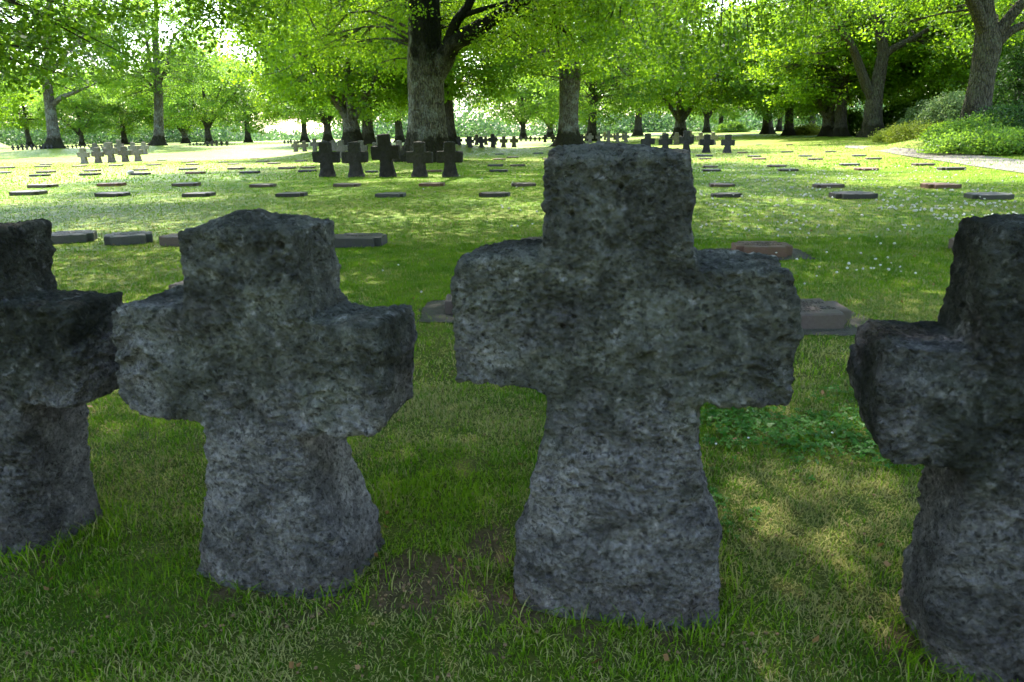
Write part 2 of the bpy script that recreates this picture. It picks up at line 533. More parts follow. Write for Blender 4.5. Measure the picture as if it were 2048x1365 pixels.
def build_tree(name, base, trunk, limbs, crown, nclump, per, leaf, mats, seed, trunk_k=16, auto=7, clump_r=0.9, lobes=True, drop=0.0, root_rz=0, extra_clumps=None, dens_fn=None):
    """base: world loc; trunk/limbs: local polylines of (x,y,z,r); crown: (cx,cy,cz,rx,ry,rz,zmin)"""
    r = np.random.default_rng(seed)
    root = empty(name, base, root_rz)
    mb = MB()
    T = catmull(trunk, max(20, int(trunk[-1][2] * (6 if trunk_k > 20 else 3))))
    ph = r.uniform(0, 6.28, 4)
    def rough(z, th):
        fl = np.exp(-np.clip(z, 0, 9) / 0.55)
        rr = 1 + 0.75 * fl * (1 + 0.35 * np.sin(th * 5 + ph[0]) + 0.2 * np.sin(3 * th + ph[1]))
        rr += 0.04 * np.sin(th * 3 + z * 0.8 + ph[2]) + 0.03 * np.sin(th * 7 + z * 0.5 + ph[3])
        if trunk_k > 20:
            P = np.stack([np.cos(th) * 5, np.sin(th) * 5, z * 1.4], -1).reshape(-1, 3)
            rr += (0.035 * fbm(P * 2, 3)).reshape(th.shape)
        return rr
    mb.tube(T, trunk_k, rough)
    skel = [T[len(T) // 3:, :]]
    for l in limbs:
        Lp = catmull(l, 14)
        mb.tube(Lp, max(8, trunk_k // 2))
        skel.append(Lp)
    cx, cyy, cz, rx, ry, rz, zmin = crown
    top = T[-1]
    for i in range(auto):
        a = i * 2.4 + r.uniform(-.4, .4)
        el = r.uniform(-0.25, 0.9)
        tgt = np.array([cx + math.cos(a) * rx * math.cos(el) * .85, cyy + math.sin(a) * ry * math.cos(el) * .85, cz + rz * math.sin(el) * .8])
        k = int(len(T) * r.uniform(0.7, 0.99)); s = T[min(k, len(T) - 1)]
        mid = s[:3] * 0.55 + tgt * 0.45 + np.array([0, 0, rz * 0.18 * r.uniform(0.2, 1)])
        r0 = s[3] * r.uniform(0.4, 0.6)
        Lp = catmull([(*s[:3], r0), (*(s[:3] * .8 + mid * .2 + np.array([0, 0, .2])), r0 * .85), (*mid, r0 * 0.5), (*tgt, r0 * 0.12)], 14)
        mb.tube(Lp, 8)
        skel.append(Lp[4:])
    S = np.vstack(skel)
    cl = []
    while len(cl) < nclump:
        p = r.normal(size=3); p /= np.linalg.norm(p)
        p *= r.uniform(0.15, 1) ** 0.4
        q = np.array([cx + p[0] * rx, cyy + p[1] * ry, cz + p[2] * rz])
        if q[2] < zmin + r.uniform(0, 2.2) ** 1.5: continue
        if dens_fn is not None and not dens_fn(q, r): continue
        cl.append(q)
    if extra_clumps is not None: cl += [np.array(e) for e in extra_clumps]
    cl = np.array(cl)
    pts = []
    for q in cl:
        d = np.linalg.norm(S[:, :3] - q, axis=1) + np.where(S[:, 2] > q[2] + 1, 1.5, 0)
        s = S[np.argmin(d)]
        r0 = min(0.07, s[3] * 0.6, 0.012 * d.min() + 0.015)
        mid = (s[:3] + q) / 2 + np.array([0, 0, 0.12 * d.min()]) + r.normal(size=3) * 0.08 * d.min()
        Lp = catmull([(*s[:3], r0), (*mid, r0 * .6), (*q, r0 * .2)], 6)
        mb.tube(Lp, 4)
        sub = [q + r.normal(size=3) * (clump_r * .6, clump_r * .6, clump_r * .3) for _ in range(5)]
        for e in sub:
            mb.tube(np.array([(*Lp[3][:3], r0 * .35), (*((Lp[3][:3] + e) / 2 + (0, 0, .05)), r0 * .25), (*e, r0 * .12)]), 3)
        m_ = per
        k = r.integers(0, 5, m_)
        sc = r.uniform(0.7, 1.3)
        c = np.array(sub)[k] + r.normal(size=(m_, 3)) * np.array([clump_r * .36, clump_r * .36, clump_r * .2]) * sc
        c[:, 2] -= drop * ((c[:, :2] - q[:2]) ** 2).sum(1)
        pts.append(c)
    P = np.vstack(pts)
    tn = np.clip(np.repeat(r.uniform(0, 1, len(cl)), per) * .6 + r.uniform(0, .5, len(P)), 0, 1)
    obj('trunk', mb.mesh('trunk', mats[0]), root)
    obj('crown', leaves_mesh('crown', P, leaf, mats[1], r, 1.2, tint=tn), root)
    return root

def base_at(px, py, Y, rmound=4.0):
    """ground point where a trunk meets the ground, raising a low root mound to reach it"""
    p = W(px, py, Y)
    g = float(ground_z(p[0], p[1]))
    if p[2] > g:
        MOUNDS.append((p[0], p[1], p[2] - g, rmound))
    else: p[2] = g
    return p
def loc(base, px, py, Y, r):
    p = W(px, py, Y) - base
    return (p[0], p[1], p[2], r)

# --- positions of all trees first, so the ground knows its mounds
B1 = base_at(858, 322, 36, 4.2)
B2 = base_at(1140, 292, 58, 4.2)
B3 = base_at(110, 297, 82, 5)
B4 = base_at(318, 291, 92, 5)
B17 = base_at(1746, 274, 62, 4)
B18 = base_at(1962, 262, 40, 4)
FAR = [  # px, base y, distance, height scale, prototype, trunk darkness, label
    (418, 287, 118, 0.95, 0, 'pale airy tree with thin limbs fanning low, right of the second pale trunk'),
    (497, 285, 140, 0.9, 1, 'small distant tree left of the bright gap in the far hedge'),
    (610, 283, 125, 0.9, 2, 'distant tree with a short pale trunk standing in the bright gap of the far hedge'),
    (656, 283, 92, 0.85, 0, 'dark forked tree just right of the bright hedge gap'),
    (705, 290, 58, 1.0, 3, 'bright green tree whose stout pale trunk splits low, left of the huge central trunk'),
    (738, 287, 70, 1.0, 1, 'dark trunked tree close behind the split pale trunk, left of the central oak'),
    (899, 288, 60, 0.9, 2, 'dark trunked tree peeping out right behind the huge central trunk'),
    (1046, 283, 120, 0.95, 0, 'distant tree behind the five small crosses right of the central trunk'),
    (1183, 282, 84, 1.0, 1, 'dark slim trunked tree with level boughs just right of the second lichened trunk'),
    (1276, 280, 118, 1.0, 2, 'distant tree left of and behind the five dark crosses on the right'),
    (1360, 279, 92, 1.0, 3, 'tree with dark trunk rising right behind the tallest of the five dark crosses'),
    (1412, 278, 135, 1.0, 0, 'pale distant trunk behind the right hand end of the dark cross group'),
    (1440, 277, 150, 1.0, 1, 'faint far tree just right of the pale trunk behind the dark crosses'),
    (1533, 274, 92, 0.9, 2, 'dark upright tree left of the flared pale trunk in the right middle distance'),
    (1557, 275, 130, 0.9, 0, 'thin distant tree seen between the dark upright tree and the flared pale trunk'),
    (1576, 275, 84, 1.0, 1, 'tree with pale trunk flaring wide at its foot on the right side of the lawn'),
    (1655, 273, 76, 1.0, 3, 'slender straight trunked tree left of the dark spreading tree on the right'),
    (1680, 273, 70, 0.9, 2, 'dark spreading tree just left of the big forked trunk'),
    (60, 292, 150, 0.9, 2, 'rounded pale green tree at the far left edge behind the line of crosses'),
    (165, 292, 140, 0.85, 0, 'dark tree with branches rising like a candelabra, between the two pale left trunks'),
    (250, 290, 150, 0.9, 1, 'hazy far tree seen just left of the second pale trunk'),
    (372, 289, 150, 0.9, 3, 'hazy far tree between the second pale trunk and the fan limbed tree'),
    (1100, 282, 140, 1.0, 3, 'far tree just left of the second lichened trunk'),
    (1622, 275, 120, 1.0, 0, 'far tree behind the yellowish bush on the right'),
    (1830, 262, 78, 1.0, 1, 'dense green tree behind the yellow green bushes right of the forked trunk'),
    (1905, 258, 70, 1.0, 2, 'dense green tree behind the pale shrub left of the big leaning trunk'),
    (2035, 258, 60, 1.0, 3, 'dense dark tree at the right edge behind the shrub bed'),
    (-60, 294, 110, 1.0, 3, 'leafy tree at the left edge with boughs reaching in above the cross line'),
    (800, 288, 100, 1.0, 2, 'leafy tree filling the view just left behind the huge central trunk'),
]
FARB = [base_at(a[0], a[1], a[2], 3.5) for a in FAR]

# ------------------------------------------------------------------ ground
WORN = []   # (x, y, r, amount) worn soil patches
def addworn(px, py, r, a=1.0):
    p = gp(px, py); WORN.append((p[0], p[1], r, a))
for a in ((560, 1195, .22, .8), (450, 1170, .2, .7), (660, 1200, .16, .8), (800, 1150, .17, 1), (870, 1165, .2, 1), (980, 1190, .2, .9), (960, 1080, .15, .9), (760, 1200, .14, .8), (1050, 1235, .16, .8),
          (1000, 1110, .12, .9), (1200, 1290, .22, .6), (1340, 1290, .2, .7), (100, 1110, .2, .8), (0, 1120, .25, .8), (1810, 1300, .16, .8), (1900, 1340, .18, .6),
          (560, 1200, .12, .8), (880, 1230, .12, .7), (1480, 1060, .1, .5), (230, 500, .3, .4), (980, 1300, .1, .7), (1230, 1320, .12, .7)):
    addworn(*a)
def worn(X, Y):
    w = np.zeros_like(X)
    for (x, y, r, a) in WORN:
        w = np.maximum(w, a * np.exp(-((X - x) ** 2 + (Y - y) ** 2) / (r * r)))
    nz = fbm(np.stack([X * 7, Y * 7, X * 0], -1).reshape(-1, 3), 3).reshape(X.shape)
    w = np.clip(w * 1.25 + nz * 0.45 * (w > 0.02), 0, 1)
    return sstep(0.58, 1.1, w)
def make_ground():
    ys = np.concatenate([np.linspace(-30, 0, 16)[:-1], np.linspace(0, 7, 180)[:-1], np.geomspace(7, 120, 170)[:-1], np.geomspace(120, 1500, 30)])
    us = np.concatenate([-np.geomspace(1, 0.012, 70), [0], np.geomspace(0.012, 1, 70)])
    us = np.linspace(-1, 1, 241)
    us = np.sign(us) * (0.35 * abs(us) + 0.65 * abs(us) ** 3)
    Yg = ys[:, None] * np.ones(len(us))[None]
    Wd = np.where(ys > 0, 6 + ys * 2.4, 30)[:, None]
    Xg = us[None] * Wd
    near = sstep(8, 4, np.hypot(Xg, Yg))
    Z = ground_z(Xg, Yg)
    Z = Z + 0.012 * fbm(np.stack([Xg * 3, Yg * 3, Xg * 0], -1).reshape(-1, 3), 3).reshape(Xg.shape) * near
    w = worn(Xg, Yg) * (np.hypot(Xg, Yg) < 12)
    A = np.stack([w, near * 0.75, w * 0], -1)
    n, k = Xg.shape
    idx = np.arange(n * k).reshape(n, k)
    q = np.stack([idx[:-1, :-1], idx[:-1, 1:], idx[1:, 1:], idx[1:, :-1]], -1).reshape(-1, 4)
    V = np.stack([Xg, Yg, Z], -1).reshape(-1, 3)
    o = obj('ground', npmesh('ground', V, [q], M_GROUND, True, A.reshape(-1, 3)))
    tag(o, kind='structure')
make_ground()

# tumulus slope at the far left
def make_hill():
    n, k = 24, 48
    V = []
    c = W(-165, 290, 150)
    for i in range(n):
        t = i / (n - 1)
        for j in range(k):
            a = j / k * 2 * math.pi
            r = 16 * t
            V.append((c[0] + r * math.cos(a), c[1] + r * math.sin(a), 9.5 * (1 - sstep(0, 1, t) * .5 - t * .5) - 0.1))
    idx = np.arange(n * k).reshape(n, k)
    q = np.stack([idx[:-1], idx[1:], np.roll(idx[1:], -1, 1), np.roll(idx[:-1], -1, 1)], -1).reshape(-1, 4)
    A = np.zeros((n * k, 3))
    tag(obj('hill', npmesh('hill', np.array(V), [q], M_GROUND, True, A)), kind='structure')
make_hill()

# gravel path on the right
def make_path():
    near = [(1690, 296), (1720, 299), (1760, 304), (1800, 311), (1860, 320), (1930, 331), (2000, 341), (2048, 348), (2110, 358), (2250, 384)]
    far = [(1690, 292), (1740, 293), (1790, 296), (1832, 299), (1872, 303), (1920, 308), (1980, 314), (2048, 322), (2110, 330), (2250, 348)]
    rows = []
    for a, b in zip(near, far):
        A, B = gp(*a), gp(*b)
        for s in np.linspace(0, 1, 6):
            p = A * (1 - s) + B * s
            p[2] = float(ground_z(p[0], p[1])) + 0.02
            rows.append(p)
    V = np.array(rows)
    idx = np.arange(len(V)).reshape(len(near), 6)
    q = np.stack([idx[:-1, :-1], idx[1:, :-1], idx[1:, 1:], idx[:-1, 1:]], -1).reshape(-1, 4)
    tag(obj('path', npmesh('path', V, [q], M_GRAVEL, True)), kind='structure')
make_path()

# ------------------------------------------------------------------ crosses
def cross_from_outline(poly, thick, base_thick, dome, voxel, seed, amp=1.0, zj=0.8, pits=True, domex=None):
    """poly: (u,z) outline of the front face, front at y=0. returns V, faces"""
    n = len(poly)
    V = [(u, 0, z) for u, z in poly] + [(u, thick, z) for u, z in poly]
    me = bpy.data.meshes.new('tmp')
    Fc = [tuple(range(n)), tuple(range(2 * n - 1, n - 1, -1))] + [(i, i + n, (i + 1) % n + n, (i + 1) % n) for i in range(n)]
    me.from_pydata(V, [], Fc)
    o = bpy.data.objects.new('tmp', me); COL.objects.link(o)
    md = o.modifiers.new('r', 'REMESH'); md.mode = 'VOXEL'; md.voxel_size = voxel; md.adaptivity = 0
    dg = bpy.context.evaluated_depsgraph_get()
    ev = o.evaluated_get(dg).to_mesh()
    P = np.zeros(len(ev.vertices) * 3, np.float32); ev.vertices.foreach_get('co', P); P = P.reshape(-1, 3).astype(float)
    nf = len(ev.polygons)
    L = np.zeros(len(ev.loops), np.int32); ev.loops.foreach_get('vertex_index', L)
    tot = np.zeros(nf, np.int32); ev.polygons.foreach_get('loop_total', tot)
    E = np.zeros(len(ev.edges) * 2, np.int32); ev.edges.foreach_get('vertices', E); E = E.reshape(-1, 2)
    assert (tot == 4).all()
    Q = L.reshape(-1, 4)
    bpy.data.objects.remove(o); bpy.data.meshes.remove(me)
    def nrm(P):
        a, b, c, d = P[Q[:, 0]], P[Q[:, 1]], P[Q[:, 2]], P[Q[:, 3]]
        fn = np.cross(c - a, d - b)
        Nn = np.zeros_like(P)
        for k in range(4):
            for ax in range(3):
                Nn[:, ax] += np.bincount(Q[:, k], fn[:, ax], len(P))
        return Nn / (np.linalg.norm(Nn, axis=1)[:, None] + 1e-12)
    def smooth(P, it):
        deg = np.bincount(E.ravel(), minlength=len(P))[:, None]
        for _ in range(it):
            S = np.zeros_like(P)
            for ax in range(3):
                S[:, ax] = np.bincount(E[:, 0], P[E[:, 1], ax], len(P)) + np.bincount(E[:, 1], P[E[:, 0], ax], len(P))
            P = P * 0.5 + 0.5 * S / deg
        return P
    ztop = max(z for u, z in poly)
    H = ztop
    s = np.clip(P[:, 1] / thick, 0, 1)
    # base flares backward and a little forward
    fl = sstep(0.62 * H, 0.0, P[:, 2])
    y = s * (thick + (base_thick - thick) * fl)
    P2 = P.copy(); P2[:, 1] = y
    # rounded corners toward the foot
    zb = np.floor(P[:, 2] / 0.02).astype(int); zb -= zb.min()
    lo = np.full(zb.max() + 1, 9.0); hi = -lo
    np.minimum.at(lo, zb, P[:, 0]); np.maximum.at(hi, zb, P[:, 0])
    tl = abs(2 * (P[:, 0] - lo[zb]) / (hi[zb] - lo[zb] + 1e-6) - 1)
    f2 = sstep(0.48 * H, 0.12 * H, P[:, 2])
    am = f2 * 0.055 * tl ** 4
    P2[:, 1] += am * (1 - s) - am * s * 1.3
    # domed head
    w = sstep(zj, ztop, P[:, 2])
    us = [u for u, z in poly if z > zj + 0.1]
    uc = np.mean(us) if domex is None else domex
    hw = (max(us) - min(us)) / 2
    P2[:, 2] += dome * w * np.sin(math.pi * np.clip(s, 0, 1)) ** 0.8 * np.exp(-((P[:, 0] - uc) / (hw * .8)) ** 2)
    P = smooth(P2, 1)
    Nn = nrm(P)
    o3 = np.array([seed * 7.1, seed * 3.3, seed * 1.7])
    Q3 = P + o3
    d = 0.009 * fbm(Q3 * 4.5, 2) + 0.006 * fbm(Q3 * 12, 2)
    # chiselled facets
    Rm = np.array([[.8, .1, -.6], [0, 1, .1], [.6, -.1, .8]])
    wrp = np.stack([perlin(Q3 * 6), perlin(Q3 * 6 + 40), perlin(Q3 * 6 + 80)], 1)
    rd = 1 - 2.4 * abs(perlin((Q3 @ Rm) * np.array([8, 10, 12]) + 0.9 * wrp))
    d = d + 0.0085 * rd * sstep(-.5, .3, perlin(Q3 * 4 + 11))
    rd2 = 1 - 2.4 * abs(perlin((Q3 @ Rm.T) * np.array([30, 34, 38]) + 0.9 * wrp))
    d = d + 0.003 * rd2
    d = d + 0.0032 * fbm(Q3 * 60, 2)
    if pits:
        mk = 0.45 + 0.55 * sstep(-.35, .25, perlin(Q3 * 5 + 77))
        d = d + 0.0062 * mk * (np.clip(worley((Q3 + .02 * wrp) * 34, 1.0), 0, .95) - .5)
        d = d + 0.0042 * (np.clip(worley(Q3 * 75 + 5, 1.0), 0, .95) - .5)
    if pits:
        d = d - 0.026 * sstep(0.26, 0.08, worley(Q3 * 9, 0.14))
        d = d - 0.019 * sstep(0.32, 0.10, worley(Q3 * 25, 0.42)) * sstep(-0.4, 0.2, perlin(Q3 * 6))
        d = d - 0.007 * sstep(0.36, 0.12, worley(Q3 * 62, 0.5))
    P = P + Nn * (d * amp)[:, None]
    return P, Q

def fore_cross(outline_px, base_px, ang, thick, base_thick, dome, seed, label, mat, zj_px, domex_px=None, flip=False):
    B = gp(*base_px)
    u = np.array([math.cos(ang), math.sin(ang), 0]); nrm = np.array([-math.sin(ang), math.cos(ang), 0])
    O = np.array([0, 0, CAMZ])
    def proj(px, py):
        d = ray(px, py)
        t = ((B - O) @ nrm) / (d @ nrm)
        p = O + t * d - B
        return (p @ u, p[2])
    poly = [proj(*p) for p in outline_px]
    # push the foot below the turf
    poly = [(a, -0.12 if z < 0.04 else z) for a, z in poly]
    poly = poly[::-1]
    zj = proj(base_px[0], zj_px)[1]
    dx = proj(domex_px, zj_px)[0] if domex_px else None
    P, Q = cross_from_outline(poly, thick, base_thick, dome, 0.0038, seed, 1.0, zj, True, dx)
    me = npmesh('stone_cross', P, [Q], mat, True)
    o = obj('stone_cross', me)
    o.location = B
    o.rotation_euler = (0, 0, ang)
    return tag(o, label, 'cross', 'rough stone crosses in the nearest row')

ROW = math.atan2(-0.205, 1.0)
c3 = [(1093, 326), (1140, 321), (1224, 324), (1276, 318), (1330, 313), (1375, 314), (1381, 400), (1380, 470), (1383, 517), (1402, 545),
      (1460, 541), (1530, 543), (1583, 549), (1590, 600), (1600, 645), (1587, 733), (1573, 811), (1480, 808), (1415, 801), (1390, 806),
      (1390, 868), (1396, 943), (1412, 1017), (1436, 1085), (1440, 1152), (1438, 1212), (1437, 1262), (1250, 1262), (1140, 1254), (1034, 1240),
      (1029, 1180), (1029, 1092), (1055, 1047), (1069, 970), (1083, 905), (1095, 845), (1090, 795), (1072, 783), (980, 769), (916, 762),
      (908, 700), (908, 620), (905, 560), (922, 530), (1000, 518), (1072, 512), (1087, 495), (1092, 430), (1087, 380)]
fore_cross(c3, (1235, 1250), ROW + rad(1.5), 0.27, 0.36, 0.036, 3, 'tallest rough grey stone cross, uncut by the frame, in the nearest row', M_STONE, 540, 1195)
c2 = [(355, 466), (410, 461), (464, 460), (536, 462), (578, 468), (579, 510), (584, 560), (592, 600), (608, 645), (680, 655), (750, 656),
      (757, 720), (759, 790), (757, 850), (735, 869), (690, 873), (620, 866), (593, 872), (603, 930), (614, 990), (640, 1060), (668, 1130), (684, 1200),
      (560, 1200), (440, 1178), (383, 1160), (382, 1120), (390, 1060), (398, 1005), (408, 940), (413, 880), (406, 838), (350, 836), (295, 829), (262, 818),
      (243, 790), (236, 740), (228, 680), (222, 628), (245, 618), (300, 618), (368, 620), (372, 600), (368, 560), (362, 515)]
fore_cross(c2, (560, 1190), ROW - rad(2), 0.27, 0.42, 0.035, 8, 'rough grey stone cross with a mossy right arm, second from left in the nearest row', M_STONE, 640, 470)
c1 = [(-195, 474), (-110, 466), (-34, 464), (-30, 500), (-26, 560), (-12, 610), (40, 616), (128, 618), (142, 700), (150, 780), (146, 812), (100, 812), (40, 806),
      (44, 900), (52, 1000), (74, 1120), (-40, 1108), (-170, 1085), (-165, 1000), (-145, 900), (-150, 790), (-260, 775), (-270, 600), (-190, 605)]
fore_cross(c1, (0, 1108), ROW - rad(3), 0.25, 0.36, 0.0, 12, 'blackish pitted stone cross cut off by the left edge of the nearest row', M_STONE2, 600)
c4 = [(2012, 462), (2085, 452), (2225, 458), (2228, 600), (2240, 690), (2425, 700), (2440, 800), (2420, 985), (2240, 960), (2240, 1010), (2290, 1160), (2335, 1320), (2335, 1420),
      (2100, 1400), (1890, 1380), (1872, 1310), (1868, 1250), (1885, 1180), (1912, 1090), (1935, 1010), (1945, 945), (1915, 932), (1850, 931), (1795, 926),
      (1768, 905), (1757, 850), (1756, 780), (1775, 710), (1795, 692), (1870, 702), (1952, 704), (1974, 640), (1986, 560), (1994, 500)]
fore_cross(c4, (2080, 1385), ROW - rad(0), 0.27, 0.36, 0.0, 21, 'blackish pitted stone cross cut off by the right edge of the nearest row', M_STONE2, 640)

# background crosses: prototypes of unit size (small 1.14 m, tall 1.40 m)
def proto_poly(H, arm, hw, aw, bw, seed):
    r = random.Random(seed)
    j = lambda: r.uniform(-.012, .012)
    zt, za0, za1 = H, H * 0.42, H * 0.73
    return [(-bw + j(), -0.1), (bw + j(), -0.1), (bw * .98, 0.08), (bw * .8, H * .2), (aw + j(), za0), (arm + j(), za0 + j()), (arm + j(), za1 + j()), (hw + j(), za1 + j()), (hw + j(), zt + j()),
            (-hw + j(), zt + j()), (-hw + j(), za1 + j()), (-arm + j(), za1 + j()), (-arm + j(), za0 + j()), (-aw + j(), za0), (-bw * .8, H * .2), (-bw * .98, 0.08)]
protoC = []
for i, (H, arm) in enumerate(((1.14, .42), (1.14, .44), (1.14, .43), (1.40, .46), (1.40, .47))):
    P, Q = cross_from_outline(proto_poly(H, arm, .185 + .01 * (i > 2), .17, .27 + .01 * (i > 2), i), 0.27, 0.33, 0.02, 0.018, 30 + i, 1.3, H * .73, False)
    protoC.append((npmesh('stone_cross', P, [Q], M_STONE_FAR, True), npmesh('stone_cross', P, [Q], M_STONE_SUNLIT, True)))
ORD = ['leftmost', 'second', 'middle', 'fourth', 'rightmost']
def cross_group(xs, y0, y1, h, htall, what, group, tan=0):
    for i, x in enumerate(xs):
        y = y0 + (y1 - y0) * i / 4
        p = gp(x, y)
        tall = i == 2
        # size: pixel height back-projected at this distance
        hpx = htall if tall else h
        H = W(x, y - hpx, p[1])[2] - W(x, y, p[1])[2]
        s = H / (1.40 if tall else 1.14)
        me = protoC[(3 + (len(what) % 2)) if tall else (i + len(what)) % 3][tan]  # tan picks the copy with sunlight put into its colour
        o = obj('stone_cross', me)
        o.location = p
        o.rotation_euler = (rad(random.Random(int(x * 3)).uniform(-2.5, 2.5)), rad(random.Random(int(x * 7)).uniform(-2.5, 2.5)), ROW * .3 + rad(random.Random(int(x)).uniform(-4, 4)))
        o.scale = (s, s, s)
        w = ORD[i]
        tag(o, ('tall middle' if tall else w) + ' of ' + what, 'cross', group)
cross_group([653, 711, 774, 838, 900], 355, 355, 70, 86, 'the five near black crosses before the huge trunk', 'five black crosses before the central trunk')
cross_group([1296, 1331, 1373, 1413, 1455], 305, 307, 37, 44, 'the five dark crosses right of the tallest foreground cross', 'five dark crosses right of centre')
cross_group([167, 195, 222, 249, 275], 328, 323, 31, 40, 'the five sunlit brown crosses on the left lawn', 'five sunlit crosses on the left lawn', 1)
cross_group([190, 214, 240, 266, 289], 311, 309, 24, 29, 'the greyer crosses right behind the sunlit left five', 'grey crosses behind the sunlit left five', 1)
cross_group([591, 609, 629, 648, 667], 304, 302, 21, 25, 'the pale small crosses left of the black group', 'pale crosses left of the black group', 1)
cross_group([684, 722, 759, 798, 837], 317, 317, 35, 43, 'the brownish crosses standing behind the black group', 'brownish crosses behind the black group', 1)
cross_group([940, 963, 986, 1007, 1028], 296, 295, 22, 27, 'the five dark crosses right of the huge trunk', 'dark crosses right of the huge trunk')
cross_group([919, 936, 953, 972, 990], 291, 290, 17, 21, 'the small crosses just behind the dark five right of the huge trunk', 'small crosses half hidden right of the huge trunk')
cross_group([1180, 1198, 1217, 1235, 1252], 286, 285, 19, 23, 'the five pale sunlit crosses right of the lichened trunk', 'pale sunlit crosses right of the lichened trunk', 1)
cross_group([1172, 1191, 1210, 1229, 1246], 281, 280, 13, 16, 'the faint crosses behind the pale sunlit five', 'faint crosses behind the pale sunlit five', 1)
cross_group([1090, 1106, 1125, 1145, 1164], 285, 284, 15, 18, 'the dark little crosses passing behind the lichened trunk', 'dark little crosses behind the lichened trunk')
cross_group([1328, 1353, 1378, 1402, 1427], 290, 290, 24, 28, 'the sunlit tan crosses behind the dark group right of centre', 'tan crosses behind the dark group', 1)
cross_group([26, 36, 45, 54, 64], 301, 300, 10, 12, 'the tiny far crosses at the left edge beside the mound', 'tiny far crosses at the left edge')
cross_group([73, 80, 87, 95, 103], 299, 298, 8, 10, 'the tiny far crosses running behind the leftmost pale trunk', 'tiny far crosses behind the leftmost trunk')
cross_group([136, 145, 153, 161, 169], 297, 296, 6, 8, 'the tiny far crosses under the candelabra tree, left of centre', 'tiny far crosses under the candelabra tree')
cross_group([178, 186, 194, 203, 211], 296, 296, 6, 8, 'the tiny far crosses left of the second pale trunk', 'tiny far crosses left of the second pale trunk')
cross_group([415, 424, 433, 443, 454], 293, 292, 10, 12, 'the little crosses under the fan limbed tree', 'little crosses under the fan limbed tree')
cross_group([569, 576, 582, 589, 596], 288, 288, 7, 9, 'the tiny crosses before the bright hedge gap', 'tiny crosses before the hedge gap')
cross_group([1042, 1052, 1061, 1070, 1079], 283, 283, 9, 11, 'the tiny far crosses left of the lichened trunk', 'tiny far crosses left of the lichened trunk')
cross_group([380, 387, 394, 401, 408], 292, 292, 5, 7, 'the tiniest crosses left of the fan limbed tree', 'tiniest crosses left of the fan limbed tree')

# ------------------------------------------------------------------ plaques
PLQ = [  # x0, x1, base y, material, label or None, depth m, height m
    (70, 172, 488, 1, 'grey flat grave stone just right of the leftmost foreground cross', 1), (187, 290, 491, 1, 'grey flat grave stone in open grass between the two left foreground crosses', 1),
    (312, 410, 493, 0, 'pale fronted flat grave stone half hidden left behind the mossy cross head', 1), (655, 763, 496, 3, 'dark flat grave stone just right of the mossy cross head', 1),
    (330, 470, 600, 0, 'flat grave stone peeping out above the left arm of the mossy cross', 1), (888, 1030, 635, 0, 'flat grave stone half hidden behind the left arm of the tallest cross', 2),
    (1545, 1712, 660, 0, 'inscribed purplish grave stone by the right arm of the tallest cross', 2), (1042, 1138, 504, 0, 'flat grave stone peeping out left of the tallest cross neck', 1),
    (1481, 1592, 516, 2, 'reddish inscribed grave stone on the lawn above the right arm of the tallest cross', 2), (1935, 2040, 507, 0, 'flat grave stone hidden behind the head of the right edge cross', 1),
]
rows = {
 'the third nearest row of flat stones': (3, [(12, 73, 392), (184, 243, 395), (360, 418, 395), (548, 606, 395), (749, 807, 396), (959, 1019, 395), (1430, 1487, 396), (1679, 1762, 399), (1957, 2036, 400)]),
 'the fourth nearest row of flat stones': (0, [(49, 99, 377), (189, 238, 374), (340, 390, 374), (496, 544, 376), (665, 715, 375), (837, 887, 374), (1023, 1072, 374), (1425, 1473, 375), (1638, 1693, 377), (1863, 1929, 378)]),
 'the row of flat stones level with the black crosses': (3, [(54, 89, 354), (155, 191, 352), (257, 292, 351), (368, 403, 349), (477, 513, 348), (595, 628, 345), (730, 754, 346), (852, 883, 345), (979, 1015, 345), (1409, 1444, 344), (1563, 1600, 343.5), (1720, 1761, 342), (1890, 1937, 341.5)]),
 'the row of flat stones just beyond the black crosses': (0, [(-15, 12, 348), (69, 101, 347), (165, 193, 344), (265, 290, 342), (355, 387, 341), (453, 485, 340), (555, 587, 339), (599, 628, 338), (975, 1006, 333.6), (1020, 1051, 333.6), (1409, 1437, 336), (1541, 1575, 335), (1687, 1723, 332.4), (1835, 1874, 332.4)]),
 'the pale row of thin flat stones on the sunlit lawn': (0, [(-10, 19, 338), (66, 92, 335.4), (77, 97, 331), (141, 166, 334.3), (215, 239, 333), (291, 316, 332), (370, 393, 331), (361, 384, 326), (313, 330, 322), (435, 454, 325.8), (454, 474, 330), (511, 534, 325), (533, 557, 329), (588, 611, 324), (499, 516, 319), (986, 1011, 321), (1014, 1037, 316.7), (1085, 1105, 320), (1400, 1424, 319.7), (1508, 1534, 320), (1621, 1648, 320.7), (1738, 1766, 319.7)]),
 'the farthest visible row of flat stones': (1, [(990, 1008, 310), (1067, 1087, 308.5), (1396, 1427, 314), (1499, 1523, 314.5), (1602, 1626, 314), (1710, 1735, 313.5), (1478, 1497, 307), (1566, 1588, 305.7), (1655, 1675, 305), (1513, 1525, 291), (1574, 1587, 290.7)]),
}
ordn = ['leftmost', 'second from left', 'third from left', 'fourth from left', 'fifth from left', 'sixth from left', 'seventh from left', 'eighth from left', 'ninth from left', 'tenth from left',
        'eleventh from left', 'twelfth from left', 'thirteenth from left', 'fourteenth from left', 'fifteenth from left', 'sixteenth from left', 'seventeenth from left', 'eighteenth from left', 'nineteenth from left',
        'twentieth from left', 'twenty first from left', 'rightmost']
PLACED = []
